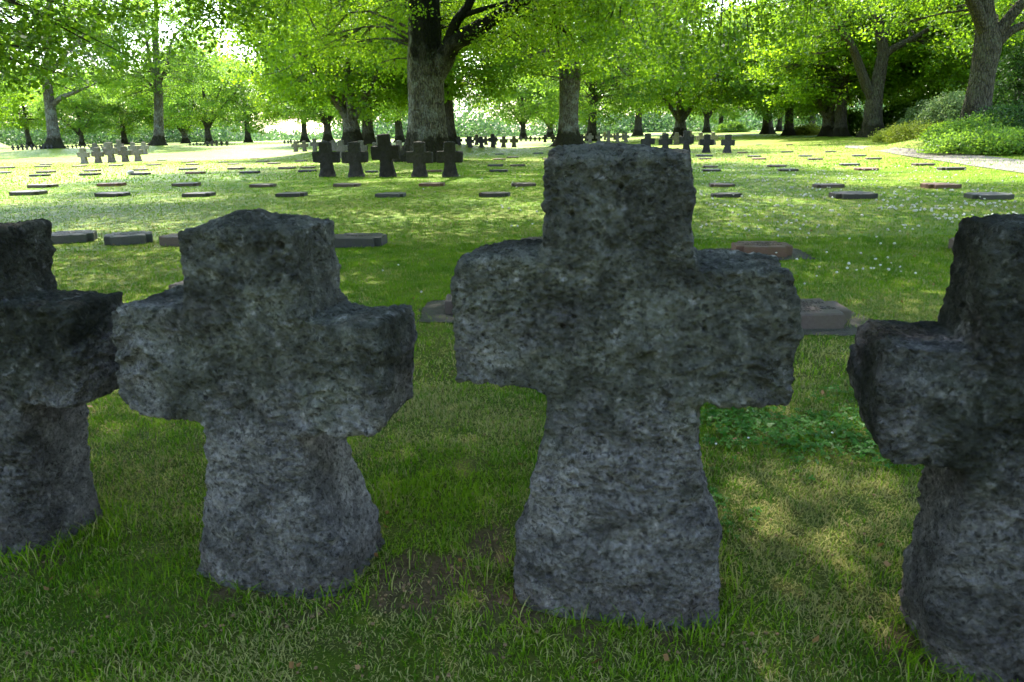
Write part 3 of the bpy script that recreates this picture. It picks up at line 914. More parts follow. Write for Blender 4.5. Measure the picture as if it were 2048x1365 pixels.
def plaque_mesh(w, dep, h, mi, seed, bev=0.012):
    r = random.Random(seed)
    a, b = w / 2, dep / 2
    nx, ny = w * .13, dep * .2
    pts = [(-a + nx, -b), (a - nx, -b), (a - nx, -b + ny), (a, -b + ny), (a, b - ny), (a - nx, b - ny), (a - nx, b), (-a + nx, b), (-a + nx, b - ny), (-a, b - ny), (-a, -b + ny), (-a + nx, -b + ny)]
    n = len(pts)
    def inset(k):
        out = []
        for i, (x, y) in enumerate(pts):
            x0, y0 = pts[i - 1]; x1, y1 = pts[(i + 1) % n]
            e1 = np.array([x - x0, y - y0]); e2 = np.array([x1 - x, y1 - y])
            e1 = e1 / np.linalg.norm(e1); e2 = e2 / np.linalg.norm(e2)
            nn = np.array([-e1[1], e1[0]]) + np.array([-e2[1], e2[0]])
            q = r.uniform(.8, 1.6)
            out.append((x + nn[0] * k * q, y + nn[1] * k * q))
        return out
    V = [(x, y, -0.06) for x, y in pts] + [(x, y, h - bev) for x, y in pts] + [(x, y, h - bev * .3) for x, y in inset(bev * .35)] + [(x, y, h) for x, y in inset(bev)]
    Fs = []
    for lv in range(3):
        for i in range(n):
            j = (i + 1) % n
            Fs.append((lv * n + i, lv * n + j, (lv + 1) * n + j, (lv + 1) * n + i))
    Fs.append(tuple(range(3 * n, 4 * n)))
    me = bpy.data.meshes.new('grave_stone')
    me.from_pydata(V, [], Fs)
    me.materials.append(M_PLQ[mi])
    return me
def text_mesh(lines, w, parent, z, sizes=0.05, rot=math.pi, name='inscription'):
    import bmesh
    cu = bpy.data.curves.new('t', 'FONT')
    cu.body = '\n'.join(lines)
    cu.align_x = 'CENTER'; cu.align_y = 'CENTER'
    cu.size = sizes; cu.extrude = 0.0004; cu.space_line = 0.95; cu.offset = 0.0006
    o = bpy.data.objects.new('t', cu); COL.objects.link(o)
    dg = bpy.context.evaluated_depsgraph_get()
    me = bpy.data.meshes.new_from_object(o.evaluated_get(dg))
    bpy.data.objects.remove(o)
    me.materials.clear(); me.materials.append(M_LETTER)
    t = obj(name, me, parent)
    t.location = (0, 0, z + 0.0008); t.rotation_euler = (0, 0, rot)
    return t
LAB = []
for (x0, x1, y, mi, lab, near) in PLQ: LAB.append((x0, x1, y, mi, lab, 'flat grave stones near the front crosses', near))
for k, (mi, lst) in rows.items():
    lst = sorted(lst)
    for i, (x0, x1, y) in enumerate(lst):
        o_ = 'rightmost' if i == len(lst) - 1 else ordn[i]
        LAB.append((x0, x1, y, mi if (i * 7 + len(k)) % 4 else (2 if i % 2 else 1), o_.replace(' from left', '') + ' from left in ' + k if o_ != 'rightmost' and o_ != 'leftmost' else o_ + ' in ' + k, k.replace('the ', '', 1), 0))
for i, (x0, x1, y, mi, lab, grp, near) in enumerate(LAB):
    r = random.Random(i * 13 + 5)
    a = gp((x0 + x1) / 2, y)
    w = float(np.linalg.norm(W(x1, y, a[1]) - W(x0, y, a[1])))
    yaw = rad(r.uniform(-5, 5)) + rad(-3)
    if lab.startswith('grey flat grave stone in open'): yaw = rad(24)
    if lab.startswith('grey flat grave stone just right of the left'): yaw = rad(20)
    if lab.startswith('reddish'): yaw = rad(-6)
    if lab.startswith('inscribed'): yaw = rad(-2)
    dep = w * .84
    h = 0.118 if near else 0.078 * min(1.35, max(.8, w / .65))
    if abs(yaw) > .3: w *= .86
    me = plaque_mesh(w, dep, h, mi, i)
    o = obj('grave_stone', me)
    pos = a + np.array([0, dep / 2, 0])
    pos[2] = float(ground_z(pos[0], pos[1]))
    o.location = pos; o.rotation_euler = (rad(r.uniform(-1, 1)), rad(r.uniform(-1, 1)), yaw)
    tag(o, lab, 'grave stone', grp)
    PLACED.append((pos[0], pos[1], max(w, dep) / 2, near, yaw, w, dep))
    if near == 2 and ('inscribed' in lab):
        L = ['GREN.', 'KURT BUNGER', '* 9.2.25 + 7.44', 'GEFR.', 'HANS KARGE', '* 5.10.21 + 44'] if lab[0] == 'i' else ['GEFR.', 'ERICH WALTER', '* 3.8.22 + 6.44', 'GREN.', 'OTTO HEIN + 44']
        text_mesh(L, w, o, h, 0.062)
    elif near:
        text_mesh(['GREN.', 'EIN SOLDAT', '+ 6.44'][0:1] + ['KARL BERG', '* 1.4.23 + 7.44'], w, o, h, 0.06)
# gritty soil beds round the three nearest ones
def soil_bed(cx, cyy, yaw, w, d, seed):
    r = random.Random(seed)
    V = [(0, 0, 0.006)]; n = 40
    for i in range(n):
        a = i / n * 2 * math.pi
        c, s = math.cos(a), math.sin(a)
        k = 1 / max(abs(c) / (w / 2), abs(s) / (d / 2))
        k *= r.uniform(.93, 1.05)
        V.append((k * c, k * s, 0.006))
    me = bpy.data.meshes.new('soil_bed')
    me.from_pydata(V, [], [(0, 1 + i, 1 + (i + 1) % n) for i in range(n)])
    me.materials.append(M_GRIT)
    o = obj('soil_bed', me); o.location = (cx, cyy, float(ground_z(cx, cyy))); o.rotation_euler = (0, 0, yaw)
    tag(o, kind='structure')
for k in (5, 6, 8):
    p = PLACED[k]
    soil_bed(p[0], p[1], p[4], p[5] + .42, p[6] + .36, k)

# round pale stone on a plaque on the left
import bmesh
def lump(name, loc_, r0, mat, seed, sq=(1, 1, .8)):
    bm = bmesh.new(); bmesh.ops.create_icosphere(bm, subdivisions=4, radius=1)
    P = np.array([v.co[:] for v in bm.verts])
    d = 1 + .14 * fbm(P * 1.4 + seed, 3)
    for v, k in zip(bm.verts, d): v.co *= k
    me = bpy.data.meshes.new(name); bm.to_mesh(me); bm.free()
    me.polygons.foreach_set('use_smooth', [True] * len(me.polygons)); me.materials.append(mat)
    o = obj(name, me); o.location = loc_; o.scale = (r0 * sq[0], r0 * sq[1], r0 * sq[2]); return o
p = W(262, 346, gp(262, 351)[1] + .1)
o = lump('round_stone', (p[0], p[1], p[2] + 0.0), .14, M_ROCK, 4)
tag(o, 'round pale stone lying on a flat grave stone on the left lawn', 'stone')

# ------------------------------------------------------------------ big trees
# the huge central oak
b = B1
trunk = [loc(b, 856, 335, 36, 0.898), loc(b, 855, 290, 36, 0.862), loc(b, 853, 200, 36, 0.792), loc(b, 852, 140, 36, 0.792), loc(b, 850, 60, 36, 0.704), loc(b, 846, -30, 36, 0.634), loc(b, 842, -200, 36, 0.484), loc(b, 850, -420, 36, 0.264)]
limbs = [[loc(b, 868, 165, 35.8, 0.37), loc(b, 888, 120, 35.6, 0.458), loc(b, 910, 85, 35.3, 0.37), loc(b, 960, 55, 34.8, 0.317), loc(b, 1020, 18, 34, 0.238), loc(b, 1110, -30, 33, 0.176), loc(b, 1230, -60, 31, 0.0704)],
         [loc(b, 888, 110, 35.5, 0.317), loc(b, 902, 70, 35.3, 0.229), loc(b, 915, 40, 35, 0.211), loc(b, 940, 5, 35, 0.176), loc(b, 960, -80, 35, 0.106)],
         [loc(b, 930, 30, 35, 0.106), loc(b, 955, 22, 34.5, 0.106), loc(b, 1000, 8, 34, 0.0616), loc(b, 1040, -5, 33, 0.0264)],
         [loc(b, 830, -20, 36, 0.352), loc(b, 760, -70, 35, 0.264), loc(b, 680, -60, 34, 0.158), loc(b, 600, -20, 33, 0.0704)]]
t = build_tree('oak_tree', b, trunk, limbs, (0.5, -1, 9.5, 13, 12, 5.5, 3.9), 800, 360, .125, (M_BARK1, M_LEAF), 11, 64, 9, 1.0, dens_fn=lambda q, r: not (q[1] < 1.0 and q[2] < 8 and -2.6 < q[0] < 3.6),
               extra_clumps=[loc(b, px, py, Y, 0)[:3] for px, py, Y in ((1080, 60, 33), (1140, 50, 32), (1200, 90, 31), (1050, 95, 33), (1120, 110, 32), (1180, 40, 31), (1010, 60, 34), (1240, 50, 30), (1290, 90, 30), (970, 110, 35), (780, 30, 33), (720, 10, 32), (940, 60, 36), (930, 20, 36))])
tag(t, 'huge oak with the thickest trunk and dark stained upper bark, behind the five black crosses', 'tree')
# second lichened trunk
b = B2
trunk = [loc(b, 1138, 300, 58, 0.72), loc(b, 1138, 270, 58, 0.693), loc(b, 1138, 200, 58, 0.684), loc(b, 1139, 140, 58, 0.774), loc(b, 1132, 100, 58, 0.648), loc(b, 1128, 0, 58, 0.558), loc(b, 1130, -150, 58, 0.36), loc(b, 1130, -260, 58, 0.18)]
limbs = [[loc(b, 1150, 120, 58, 0.36), loc(b, 1175, 70, 57, 0.27), loc(b, 1230, 30, 56, 0.18), loc(b, 1300, 10, 55, 0.072)]]
t = build_tree('oak_tree', b, trunk, limbs, (0, 0, 10, 10, 10, 6.5, 4.2), 330, 200, .2, (M_BARK2, M_LEAF), 12, 40, 8, 1.1)
tag(t, 'oak with a straight lichened grey trunk rising above the tallest foreground cross', 'tree')
# left pair
b = B3
trunk = [loc(b, 111, 302, 82, 0.68), loc(b, 108, 270, 82, 0.576), loc(b, 101, 220, 82, 0.512), loc(b, 94, 165, 82, 0.44), loc(b, 96, 120, 82, 0.32), loc(b, 98, 0, 82, 0.2), loc(b, 98, -80, 82, 0.08)]
limbs = [[loc(b, 105, 212, 82, 0.24), loc(b, 122, 196, 81.5, 0.24), loc(b, 150, 185, 81, 0.16), loc(b, 190, 168, 80, 0.064)], [loc(b, 92, 165, 82, 0.32), loc(b, 65, 125, 82, 0.2), loc(b, 30, 110, 81, 0.12), loc(b, 0, 115, 80, 0.048)],
         [loc(b, 97, 150, 82, 0.28), loc(b, 130, 110, 82, 0.2), loc(b, 165, 75, 82, 0.12), loc(b, 190, 45, 81, 0.048)]]
t = build_tree('oak_tree', b, trunk, limbs, (-1, 0, 11, 8.5, 9, 6.5, 4.8), 190, 200, .24, (M_BARK2, M_LEAF_FAR), 13, 24, 8, 1.1)
tag(t, 'leftmost pale trunked oak on a small mossy mound, left of the sunlit crosses', 'tree')
b = B4
trunk = [loc(b, 318, 295, 92, 0.68), loc(b, 318, 270, 92, 0.544), loc(b, 317, 200, 92, 0.48), loc(b, 314, 155, 92, 0.44), loc(b, 312, 100, 92, 0.32), loc(b, 312, 0, 92, 0.2), loc(b, 312, -60, 92, 0.08)]
limbs = [[loc(b, 313, 160, 92, 0.28), loc(b, 303, 140, 92, 0.24), loc(b, 295, 90, 92, 0.16), loc(b, 285, 40, 92, 0.048)], [loc(b, 316, 165, 92, 0.28), loc(b, 332, 140, 92, 0.24), loc(b, 345, 80, 92, 0.144), loc(b, 385, 35, 92, 0.048)],
         [loc(b, 312, 185, 92, 0.16), loc(b, 292, 160, 91, 0.12), loc(b, 262, 133, 90, 0.048)]]
t = build_tree('oak_tree', b, trunk, limbs, (0, 0, 11, 9, 8, 7, 3.4), 200, 200, .25, (M_BARK2, M_LEAF_FAR), 14, 24, 8, 1.2)
tag(t, 'second pale trunked oak from the left, right of the sunlit crosses', 'tree')
# forked tree on the right
b = B17
trunk = [loc(b, 1746, 278, 62, 0.757), loc(b, 1746, 255, 62, 0.651), loc(b, 1747, 215, 62, 0.634), loc(b, 1751, 185, 62, 0.546), loc(b, 1762, 130, 62, 0.44), loc(b, 1766, 100, 62, 0.396), loc(b, 1758, 40, 62, 0.317), loc(b, 1768, -40, 62, 0.22), loc(b, 1768, -160, 62, 0.088)]
limbs = [[loc(b, 1744, 200, 62, 0.352), loc(b, 1730, 165, 61.8, 0.37), loc(b, 1716, 125, 61.5, 0.317), loc(b, 1700, 85, 61, 0.264), loc(b, 1678, 55, 61, 0.211), loc(b, 1650, 10, 60, 0.106)],
         [loc(b, 1764, 118, 62, 0.299), loc(b, 1785, 98, 61.8, 0.264), loc(b, 1825, 78, 61.5, 0.194), loc(b, 1870, 50, 61, 0.132), loc(b, 1920, 20, 60, 0.0528)],
         [loc(b, 1762, 80, 62, 0.176), loc(b, 1780, 60, 62, 0.141), loc(b, 1795, 30, 62, 0.0528)]]
t = build_tree('oak_tree', b, trunk, limbs, (0, 0, 10.5, 10, 9, 6, 4.4), 260, 200, .2, (M_BARK3, M_LEAF), 15, 32, 6, 1.1, dens_fn=lambda q, r: not (q[1] < 2 and q[2] < 9.5 and -4.5 < q[0] < 6))
tag(t, 'big tree whose trunk forks into a wide V, on the right beside the path', 'tree')
b = B18
trunk = [loc(b, 1952, 262, 40, 0.636), loc(b, 1955, 215, 40, 0.577), loc(b, 1966, 150, 40, 0.548), loc(b, 1976, 90, 40, 0.607), loc(b, 1972, 40, 40, 0.444), loc(b, 1965, -40, 40, 0.37), loc(b, 1960, -200, 40, 0.222)]
limbs = [[loc(b, 1972, 70, 40, 0.333), loc(b, 1955, 25, 39.5, 0.296), loc(b, 1935, -20, 39, 0.259), loc(b, 1900, -90, 38, 0.148)], [loc(b, 1980, 90, 40, 0.333), loc(b, 2012, 45, 39.8, 0.281), loc(b, 2045, 5, 39.5, 0.222), loc(b, 2100, -60, 39, 0.148)],
         [loc(b, 1985, 100, 40, 0.259), loc(b, 2018, 65, 39.8, 0.207), loc(b, 2060, 45, 39.5, 0.163), loc(b, 2140, 10, 39, 0.074)]]
t = build_tree('oak_tree', b, trunk, limbs, (2, 0, 10, 10, 10, 6, 4.5), 300, 190, .18, (M_BARK3, M_LEAF), 16, 40, 7, 1.0, dens_fn=lambda q, r: not (q[1] < 2 and q[2] < 9 and -2 < q[0] < 3))
tag(t, 'big leaning dark trunked tree at the right edge rising out of the shrub bed', 'tree')

GAP = gp(1715, 985)
# near oaks whose boughs hang in from above; their trunks stand outside the frame
def near_oak(x, y, R, zc, zmin, n, seed, label, extra=None, per=300, leaf=.125, off=(0, 0), Ry=None):
    def keepclear(q, r):
        X, Y, z = q[0] + x, q[1] + y, q[2]
        # a gap in the leaves that lets one broad sun patch reach the turf
        w_ = np.array([X, Y, z]) - GAP
        sd = np.array(sdir)
        if np.linalg.norm(w_ - (w_ @ sd) * sd) < 0.42 + 0.04 * z: return False
        return not (Y > 8 and -.19 < X / Y < .05 and z < 1.4 + .16 * Y + 1.0)
    b = np.array([x, y, float(ground_z(x, y))])
    trunk = [(0, 0, -.2, .8), (0, 0, 1.5, .68), (.1, 0, 4, .62), (0, .1, 7, .5), (0, 0, 11, .3), (0, 0, 14, .1)]
    ex = None
    if extra: ex = [loc(b, px, py, Y, 0)[:3] for px, py, Y in extra]
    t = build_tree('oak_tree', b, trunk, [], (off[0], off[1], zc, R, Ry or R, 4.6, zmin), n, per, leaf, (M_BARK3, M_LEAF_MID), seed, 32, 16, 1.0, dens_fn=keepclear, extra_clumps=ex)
    tag(t, label, 'tree')
    return t
near_oak(-17, 17, 14, 9.2, 4.6, 1150, 41, 'near oak with hanging leafy boughs across the top left corner',
         [(30, 40, 16), (80, 60, 17), (140, 50, 18), (200, 30, 18), (10, 110, 15), (60, 130, 16), (260, 20, 19), (330, 15, 19), (120, 100, 17), (400, 20, 20), (450, 40, 20), (500, 25, 20), (370, 60, 19), (-40, 60, 14), (-30, 160, 14), (180, 85, 17)], off=(9, -5.5))
near_oak(17.5, 19, 13.5, 9.2, 4.6, 1080, 42, 'near oak with dark hanging boughs across the top right of the centre',
         [(1330, 30, 22), (1400, 60, 21), (1460, 40, 20), (1520, 60, 20), (1580, 20, 20), (1380, 100, 22), (1300, 60, 23), (1440, 110, 21), (1250, 20, 24), (1500, 110, 20), (1350, 140, 22), (1620, 30, 19), (1240, 100, 24)], off=(-8, -6.5))

# ------------------------------------------------------------------ far trees from prototypes
protoT = []
for i, (tw, fork) in enumerate(((.42, 3), (.45, 3.6), (.5, 3.2), (.55, 2.4))):
    trunk = [(0, 0, -.2, tw * 1.1), (0, 0, 1, tw), (.1, 0, fork, tw * .85), (0, .1, fork + 3, tw * .55), (0, 0, 11, .15), (0, 0, 13, .05)]
    limbs = []
    if i in (0, 3):
        for a in (-2.6, -.5, .6, 2.4, 1.5):
            limbs.append([(0, 0, fork * .6, tw * .5), (math.cos(a) * 1.1, math.sin(a) * 1.1, fork + .6, tw * .42), (math.cos(a) * 3, math.sin(a) * 3, fork + 2.8, tw * .25), (math.cos(a) * 5, math.sin(a) * 5, fork + 4.6, .06)])
    t = build_tree('broadleaf_tree', (0, 0, 0), trunk, limbs, (0, 0, 8.2, 7.4, 7.4, 6.6, 1.9), 210, 200, .27, ((M_BARK_HAZED, M_BARK_HAZED, M_BARK_HAZED, M_BARK2)[i], (M_LEAF_FAR, M_LEAF_FAR, M_LEAF, M_LEAF)[i]), 60 + i, 16, 8, 1.25)
    protoT.append(t)
used = set()
rr = random.Random(5)
for a, bp in zip(FAR, FARB):
    k = a[4]
    if k in used: t = copy_tree(protoT[k])
    else: t = protoT[k]; used.add(k)
    t.location = bp - np.array([0, 0, 0.05])
    s = a[3] * rr.uniform(.95, 1.1)
    t.scale = (s * rr.uniform(.95, 1.15), s, s)
    t.rotation_euler = (0, 0, rr.uniform(0, 6.28))
    tag(t, a[5], 'tree', 'leafy trees around the far lawn')

for x, y, lab in ((-15, -17, 'added unseen broadleaf tree behind the viewer to the left'), (-3, -21, 'added unseen broadleaf tree straight behind the viewer'), (10, -18, 'added unseen broadleaf tree behind the viewer to the right'), (22, -10, 'added unseen broadleaf tree behind the viewer far to the right'), (-24, -6, 'added unseen broadleaf tree behind the viewer far to the left')):
    t = copy_tree(protoT[0])  # unseen trees added behind the camera to block low sky light
    t.location = (x, y, -.05); t.scale = (1.1, 1.1, 1.05); t.rotation_euler = (0, 0, x * 1.3)
    tag(t, lab, 'tree', 'leafy trees around the far lawn')

# far woodland that reads as one mass, with an opening of sky left of the middle
def far_wood():
    r = np.random.default_rng(99)
    pts = []
    for i in range(1500):
        px = r.uniform(-500, 2500)
        Y = r.uniform(175, 225)
        gap = 490 < px < 690 or 1015 < px < 1085
        top = 2.2 if gap else (13 + 4 * math.sin(px * .013) + 2 * math.sin(px * .041))
        p = W(px, 280, Y)
        n = 26 if gap else 150
        z = (r.uniform(0, 1) ** 1.3 if i % 3 else r.uniform(0, .25)) * top
        c = np.array([p[0], Y, z + .4])
        pts.append(c + r.normal(size=(n, 3)) * (3.0, 2.0, .5 if gap else 1.4))
    P = np.vstack(pts)
    P = P[P[:, 2] > 0.2]
    o = obj('woodland', leaves_mesh('woodland', P, .75, M_LEAF_WOOD, r, 4.0))
    tag(o, 'hazy belt of trees closing the far side of the lawn', 'woodland', kind='stuff')
far_wood()

# ------------------------------------------------------------------ shrubs
def shrub(px, py, Y, rx, ry, rz, n, leaf, mat, seed, label, name='shrub', zc=None, spiky=0):
    p = W(px, py, Y)
    if py > 286:
        p = gp(px, py) + np.array([0, ry, 0])
    g = float(ground_z(p[0], p[1]))
    root = empty(name, (p[0], p[1], g))
    r = np.random.default_rng(seed)
    q = r.normal(size=(n // 40, 3)); q /= np.linalg.norm(q, axis=1)[:, None]
    q *= r.uniform(.35, 1, (len(q), 1)) ** .5
    q[:, 2] = abs(q[:, 2])
    q = q * (rx, ry, rz)
    P = (q[:, None] + r.normal(size=(len(q), 40, 3)) * (.22, .22, .14)).reshape(-1, 3)
    P[:, 2] = np.clip(P[:, 2], .03, None)
    tn = np.clip(np.repeat(r.uniform(0, 1, len(q)), 40) * .7 + r.uniform(0, .4, len(P)), 0, 1)
    obj('foliage', leaves_mesh('foliage', P, leaf, mat, r, tint=tn), root)
    mb = MB()
    for e in q[::2]:
        mb.tube(np.array([(e[0] * .3, e[1] * .3, -.05, .025), (e[0] * .6, e[1] * .6, e[2] * .6, .016), (*e, .005)]), 4)
    obj('stem', mb.mesh('stem', M_BARK_HAZED), root)
    tag(root, label, 'shrub', 'shrubs beside the path')
SH = [
 (1990, 311, 24.0, 2.3, 1.4, .85, 9000, .10, M_LEAF_FAR, 'low bright leaved ground shrub at the path edge, right edge of the picture', 1),
 (2070, 313, 23.5, 2.0, 1.5, 1.0, 8000, .10, M_LEAF_FAR, 'low shrub at the path edge cut by the right picture edge', 1),
 (1955, 300, 29.0, 1.4, 1.5, .95, 8000, .10, M_LEAF_FAR, 'dark low shrub at the left end of the bed by the path', 1),
 (2000, 298, 31.0, 2.4, 1.8, 1.0, 12000, .11, M_LEAF_FAR, 'dense dark green shrub in front of the leaning trunk', 1),
 (2080, 292, 31.0, 2.3, 2.0, 1.5, 12000, .12, M_LEAF_DARK, 'tall dark shrub at the right edge behind the low ones', 1),
 (1835, 278, 50.0, 1.9, 1.5, 1.25, 9000, .12, M_LEAF_YEL, 'yellow green mounded bush right of the forked trunk', 1),
 (1795, 276, 54.0, 1.5, 1.5, .95, 7000, .12, M_LEAF_YEL, 'smaller yellow green bush nearest the forked trunk', 1),
 (1895, 276, 46.0, 1.3, 1.5, 1.1, 7000, .12, M_LEAF, 'fresh green bush between the yellow green bush and the dark bed', 1),
 (1900, 270, 52.0, 2.6, 1.8, 3.1, 12000, .16, M_LEAF_PALE, 'tall silvery pale leaved shrub left of the leaning trunk', 1),
 (1850, 268, 60.0, 2.2, 1.8, 2.6, 9000, .16, M_LEAF_PALE, 'silvery shrub behind the yellow green bush', 1),
 (1620, 276, 85.0, 2.0, 1.5, 1.15, 6000, .16, M_LEAF_YEL, 'pale yellow bush in sun left of the slender trunk', 1),
 (1700, 272, 78.0, 2.4, 1.5, 2.6, 8000, .18, M_LEAF_MID, 'dark bush between the spreading tree and the forked trunk', 1),
 (1800, 268, 74.0, 2.6, 2.0, 3.4, 9000, .2, M_LEAF_MID, 'big dark bush behind the forked trunk on its right', 1),
 (1875, 262, 68.0, 3.0, 2.0, 4.6, 12000, .2, M_LEAF_FAR, 'tall dark thicket behind the silvery shrubs', 1),
 (1960, 262, 56.0, 3.2, 2.0, 3.8, 12000, .18, M_LEAF_FAR, 'tall dark thicket behind the leaning trunk', 1),
 (2060, 262, 44.0, 3.2, 2.0, 6.4, 14000, .18, M_LEAF_DARK, 'tallest dark thicket at the right edge of the picture', 1),
 (1465, 277, 120.0, 2.8, 1.5, 1.6, 4000, .22, M_LEAF_FAR, 'light green bush far off between the dark crosses and the dark upright tree', 1),
]
for i, a in enumerate(SH):
    shrub(a[0], a[1], a[2], a[3], a[4], a[5], a[6], a[7], a[8], 200 + i, a[9])

# ------------------------------------------------------------------ turf
CL = [(gp(1620, 870), .62, .34), (gp(1470, 840), .35, .3), (gp(1780, 900), .3, .25), (gp(1100, 432), 1.6, .6), (gp(1330, 1010), .2, .2)]
def clovermask(X, Y):
    w = np.zeros_like(X)
    for p, a, b_ in CL:
        w = np.maximum(w, np.exp(-(((X - p[0]) / a) ** 2 + ((Y - p[1]) / b_) ** 2) * 1.1))
    nz = fbm(np.stack([X * 2.5, Y * 2.5, X * 0 + 4], -1), 3)
    return np.clip(w * 1.25 + .75 * nz * (w > .03), 0, 1)
def blocked(X, Y):
    bl = np.zeros(len(X), bool)
    for (x, y, r_, near, yaw, w, d) in PLACED:
        m_ = .03 if near < 2 else .19
        if r_ < .05 or np.hypot(x, y) > 40: continue
        dx, dy = X - x, Y - y
        u = dx * math.cos(yaw) + dy * math.sin(yaw); v = -dx * math.sin(yaw) + dy * math.cos(yaw)
        bl |= (abs(u) < w / 2 + m_) & (abs(v) < d / 2 + m_ * .9)
    return bl
def blades(n, y0, y1, L, wid, r, longer=0.0, margin=0.9):
    # positions uniform in the visible wedge between y0 and y1
    Y = np.sqrt(r.uniform((y0 + .3) ** 2, (y1 + .3) ** 2, n)) - .3
    X = r.uniform(-1, 1, n) * (Y * .74 + margin)
    sp_ = np.stack([X, Y, X * 0], -1)
    w = worn(X, Y) if y0 < 8 else np.zeros(n)
    cm = clovermask(X, Y)
    dens = fbm(sp_ * 5, 2)
    keep = (r.uniform(0, 1, n) > w * .93) & (r.uniform(0, 1, n) > cm * .45) & ~blocked(X, Y) & (r.uniform(-1.0, 1.3, n) < dens + .75)
    X, Y, cm = X[keep], Y[keep], cm[keep]; n = len(X); sp_ = sp_[keep]
    # keep the path clear
    a = r.uniform(0, 2 * math.pi, n)
    lean = r.uniform(.15, 1.25, n)
    tuft = fbm(sp_ * 3.3 + 9, 2)
    dryf = fbm(sp_ * np.array([1.1, 1.1, 1]) + 31, 3) + .5 * fbm(sp_ * 9 + 3, 2)
    dry_glare = np.clip(.27 + .60 * dryf + .12 * sstep(4.5, 2.5, Y) + .35 * sstep(28, 40, Y) - .22 * sstep(4, 8, Y) * (1 - sstep(24, 34, Y)), .04, .85)  # real dry patches; far blades also paled, sun glare put into colour
    for (px, py, rr_) in ((960, 830, .35), (1500, 1090, .3), (870, 760, .55), (800, 830, .3), (1700, 1010, .35), (700, 1100, .3), (1500, 1130, .4), (200, 540, 1.6), (300, 440, 3), (1700, 640, 1.6)):
        q = gpc(px, py)
        dry_glare = np.clip(dry_glare + .45 * np.exp(-((X - q[0]) ** 2 + (Y - q[1]) ** 2) / rr_ ** 2), 0, .85)
    dry_glare = dry_glare * (1 - .8 * cm)
    dry = (r.uniform(0, 1, n) < dry_glare)
    Ln = L * r.uniform(.45, 1.25, n) * (1 + .5 * tuft)
    Ln = np.clip(Ln, L * .3, None)
    lean = np.where(dry, np.clip(lean + .5, 0, 1.45), lean)
    Wd = wid * r.uniform(.6, 1.2, n)
    dx, dy = np.cos(a), np.sin(a)
    pxx, pyy = -dy, dx
    z0 = ground_z(X, Y) - .004
    base = np.stack([X, Y, z0], -1)
    side = np.stack([pxx, pyy, 0 * pxx], -1) * Wd[:, None] * .5
    h1, o1 = Ln * .55 * np.cos(lean * .6), Ln * .55 * np.sin(lean * .6)
    h2, o2 = h1 + Ln * .45 * np.cos(lean * 1.35), o1 + Ln * .45 * np.sin(lean * 1.35)
    mid = base + np.stack([dx * o1, dy * o1, h1], -1)
    tip = base + np.stack([dx * o2, dy * o2, np.maximum(h2, .004)], -1)
    V = np.stack([base - side, base + side, mid + side * .8, mid - side * .8, tip], 1).reshape(-1, 3)
    g = np.clip(.45 + .5 * fbm(sp_ * 1.7 + 50, 2) + r.uniform(-.5, .5, n) * (1 - .6 * sstep(3, 9, Y)) - .2 * cm, 0, 1)
    dv = np.where(dry, r.uniform(.5, 1, n), r.uniform(0, .14, n))
    A = np.repeat(np.stack([dv, g, g * 0], -1), 5, 0)
    i0 = np.arange(n) * 5
    return V, np.stack([i0, i0 + 1, i0 + 2, i0 + 3], -1), np.stack([i0 + 3, i0 + 2, i0 + 4], -1), A
_gc = {}
def gpc(px, py):
    if (px, py) not in _gc: _gc[(px, py)] = gp(px, py)
    return _gc[(px, py)]
def make_grass():
    r = np.random.default_rng(17)
    parts = [blades(430000, .55, 4.2, .034, .0036, r), blades(330000, 4.2, 10, .036, .0062, r), blades(300000, 10, 26, .04, .011, r, margin=1.5), blades(160000, 26, 60, .06, .04, r, margin=2)]
    # longer tufts hugging the feet of the crosses
    V, Q, T, A, off = [], [], [], [], 0
    for v, q, t, a in parts:
        V.append(v); Q.append(q + off); T.append(t + off); A.append(a); off += len(v)
    me = npmesh('grass', np.vstack(V), [np.vstack(Q), np.vstack(T)], M_GRASS, False, np.vstack(A))
    tag(obj('grass', me), 'short mown lawn grass with dry blades', 'grass', kind='stuff')
make_grass()
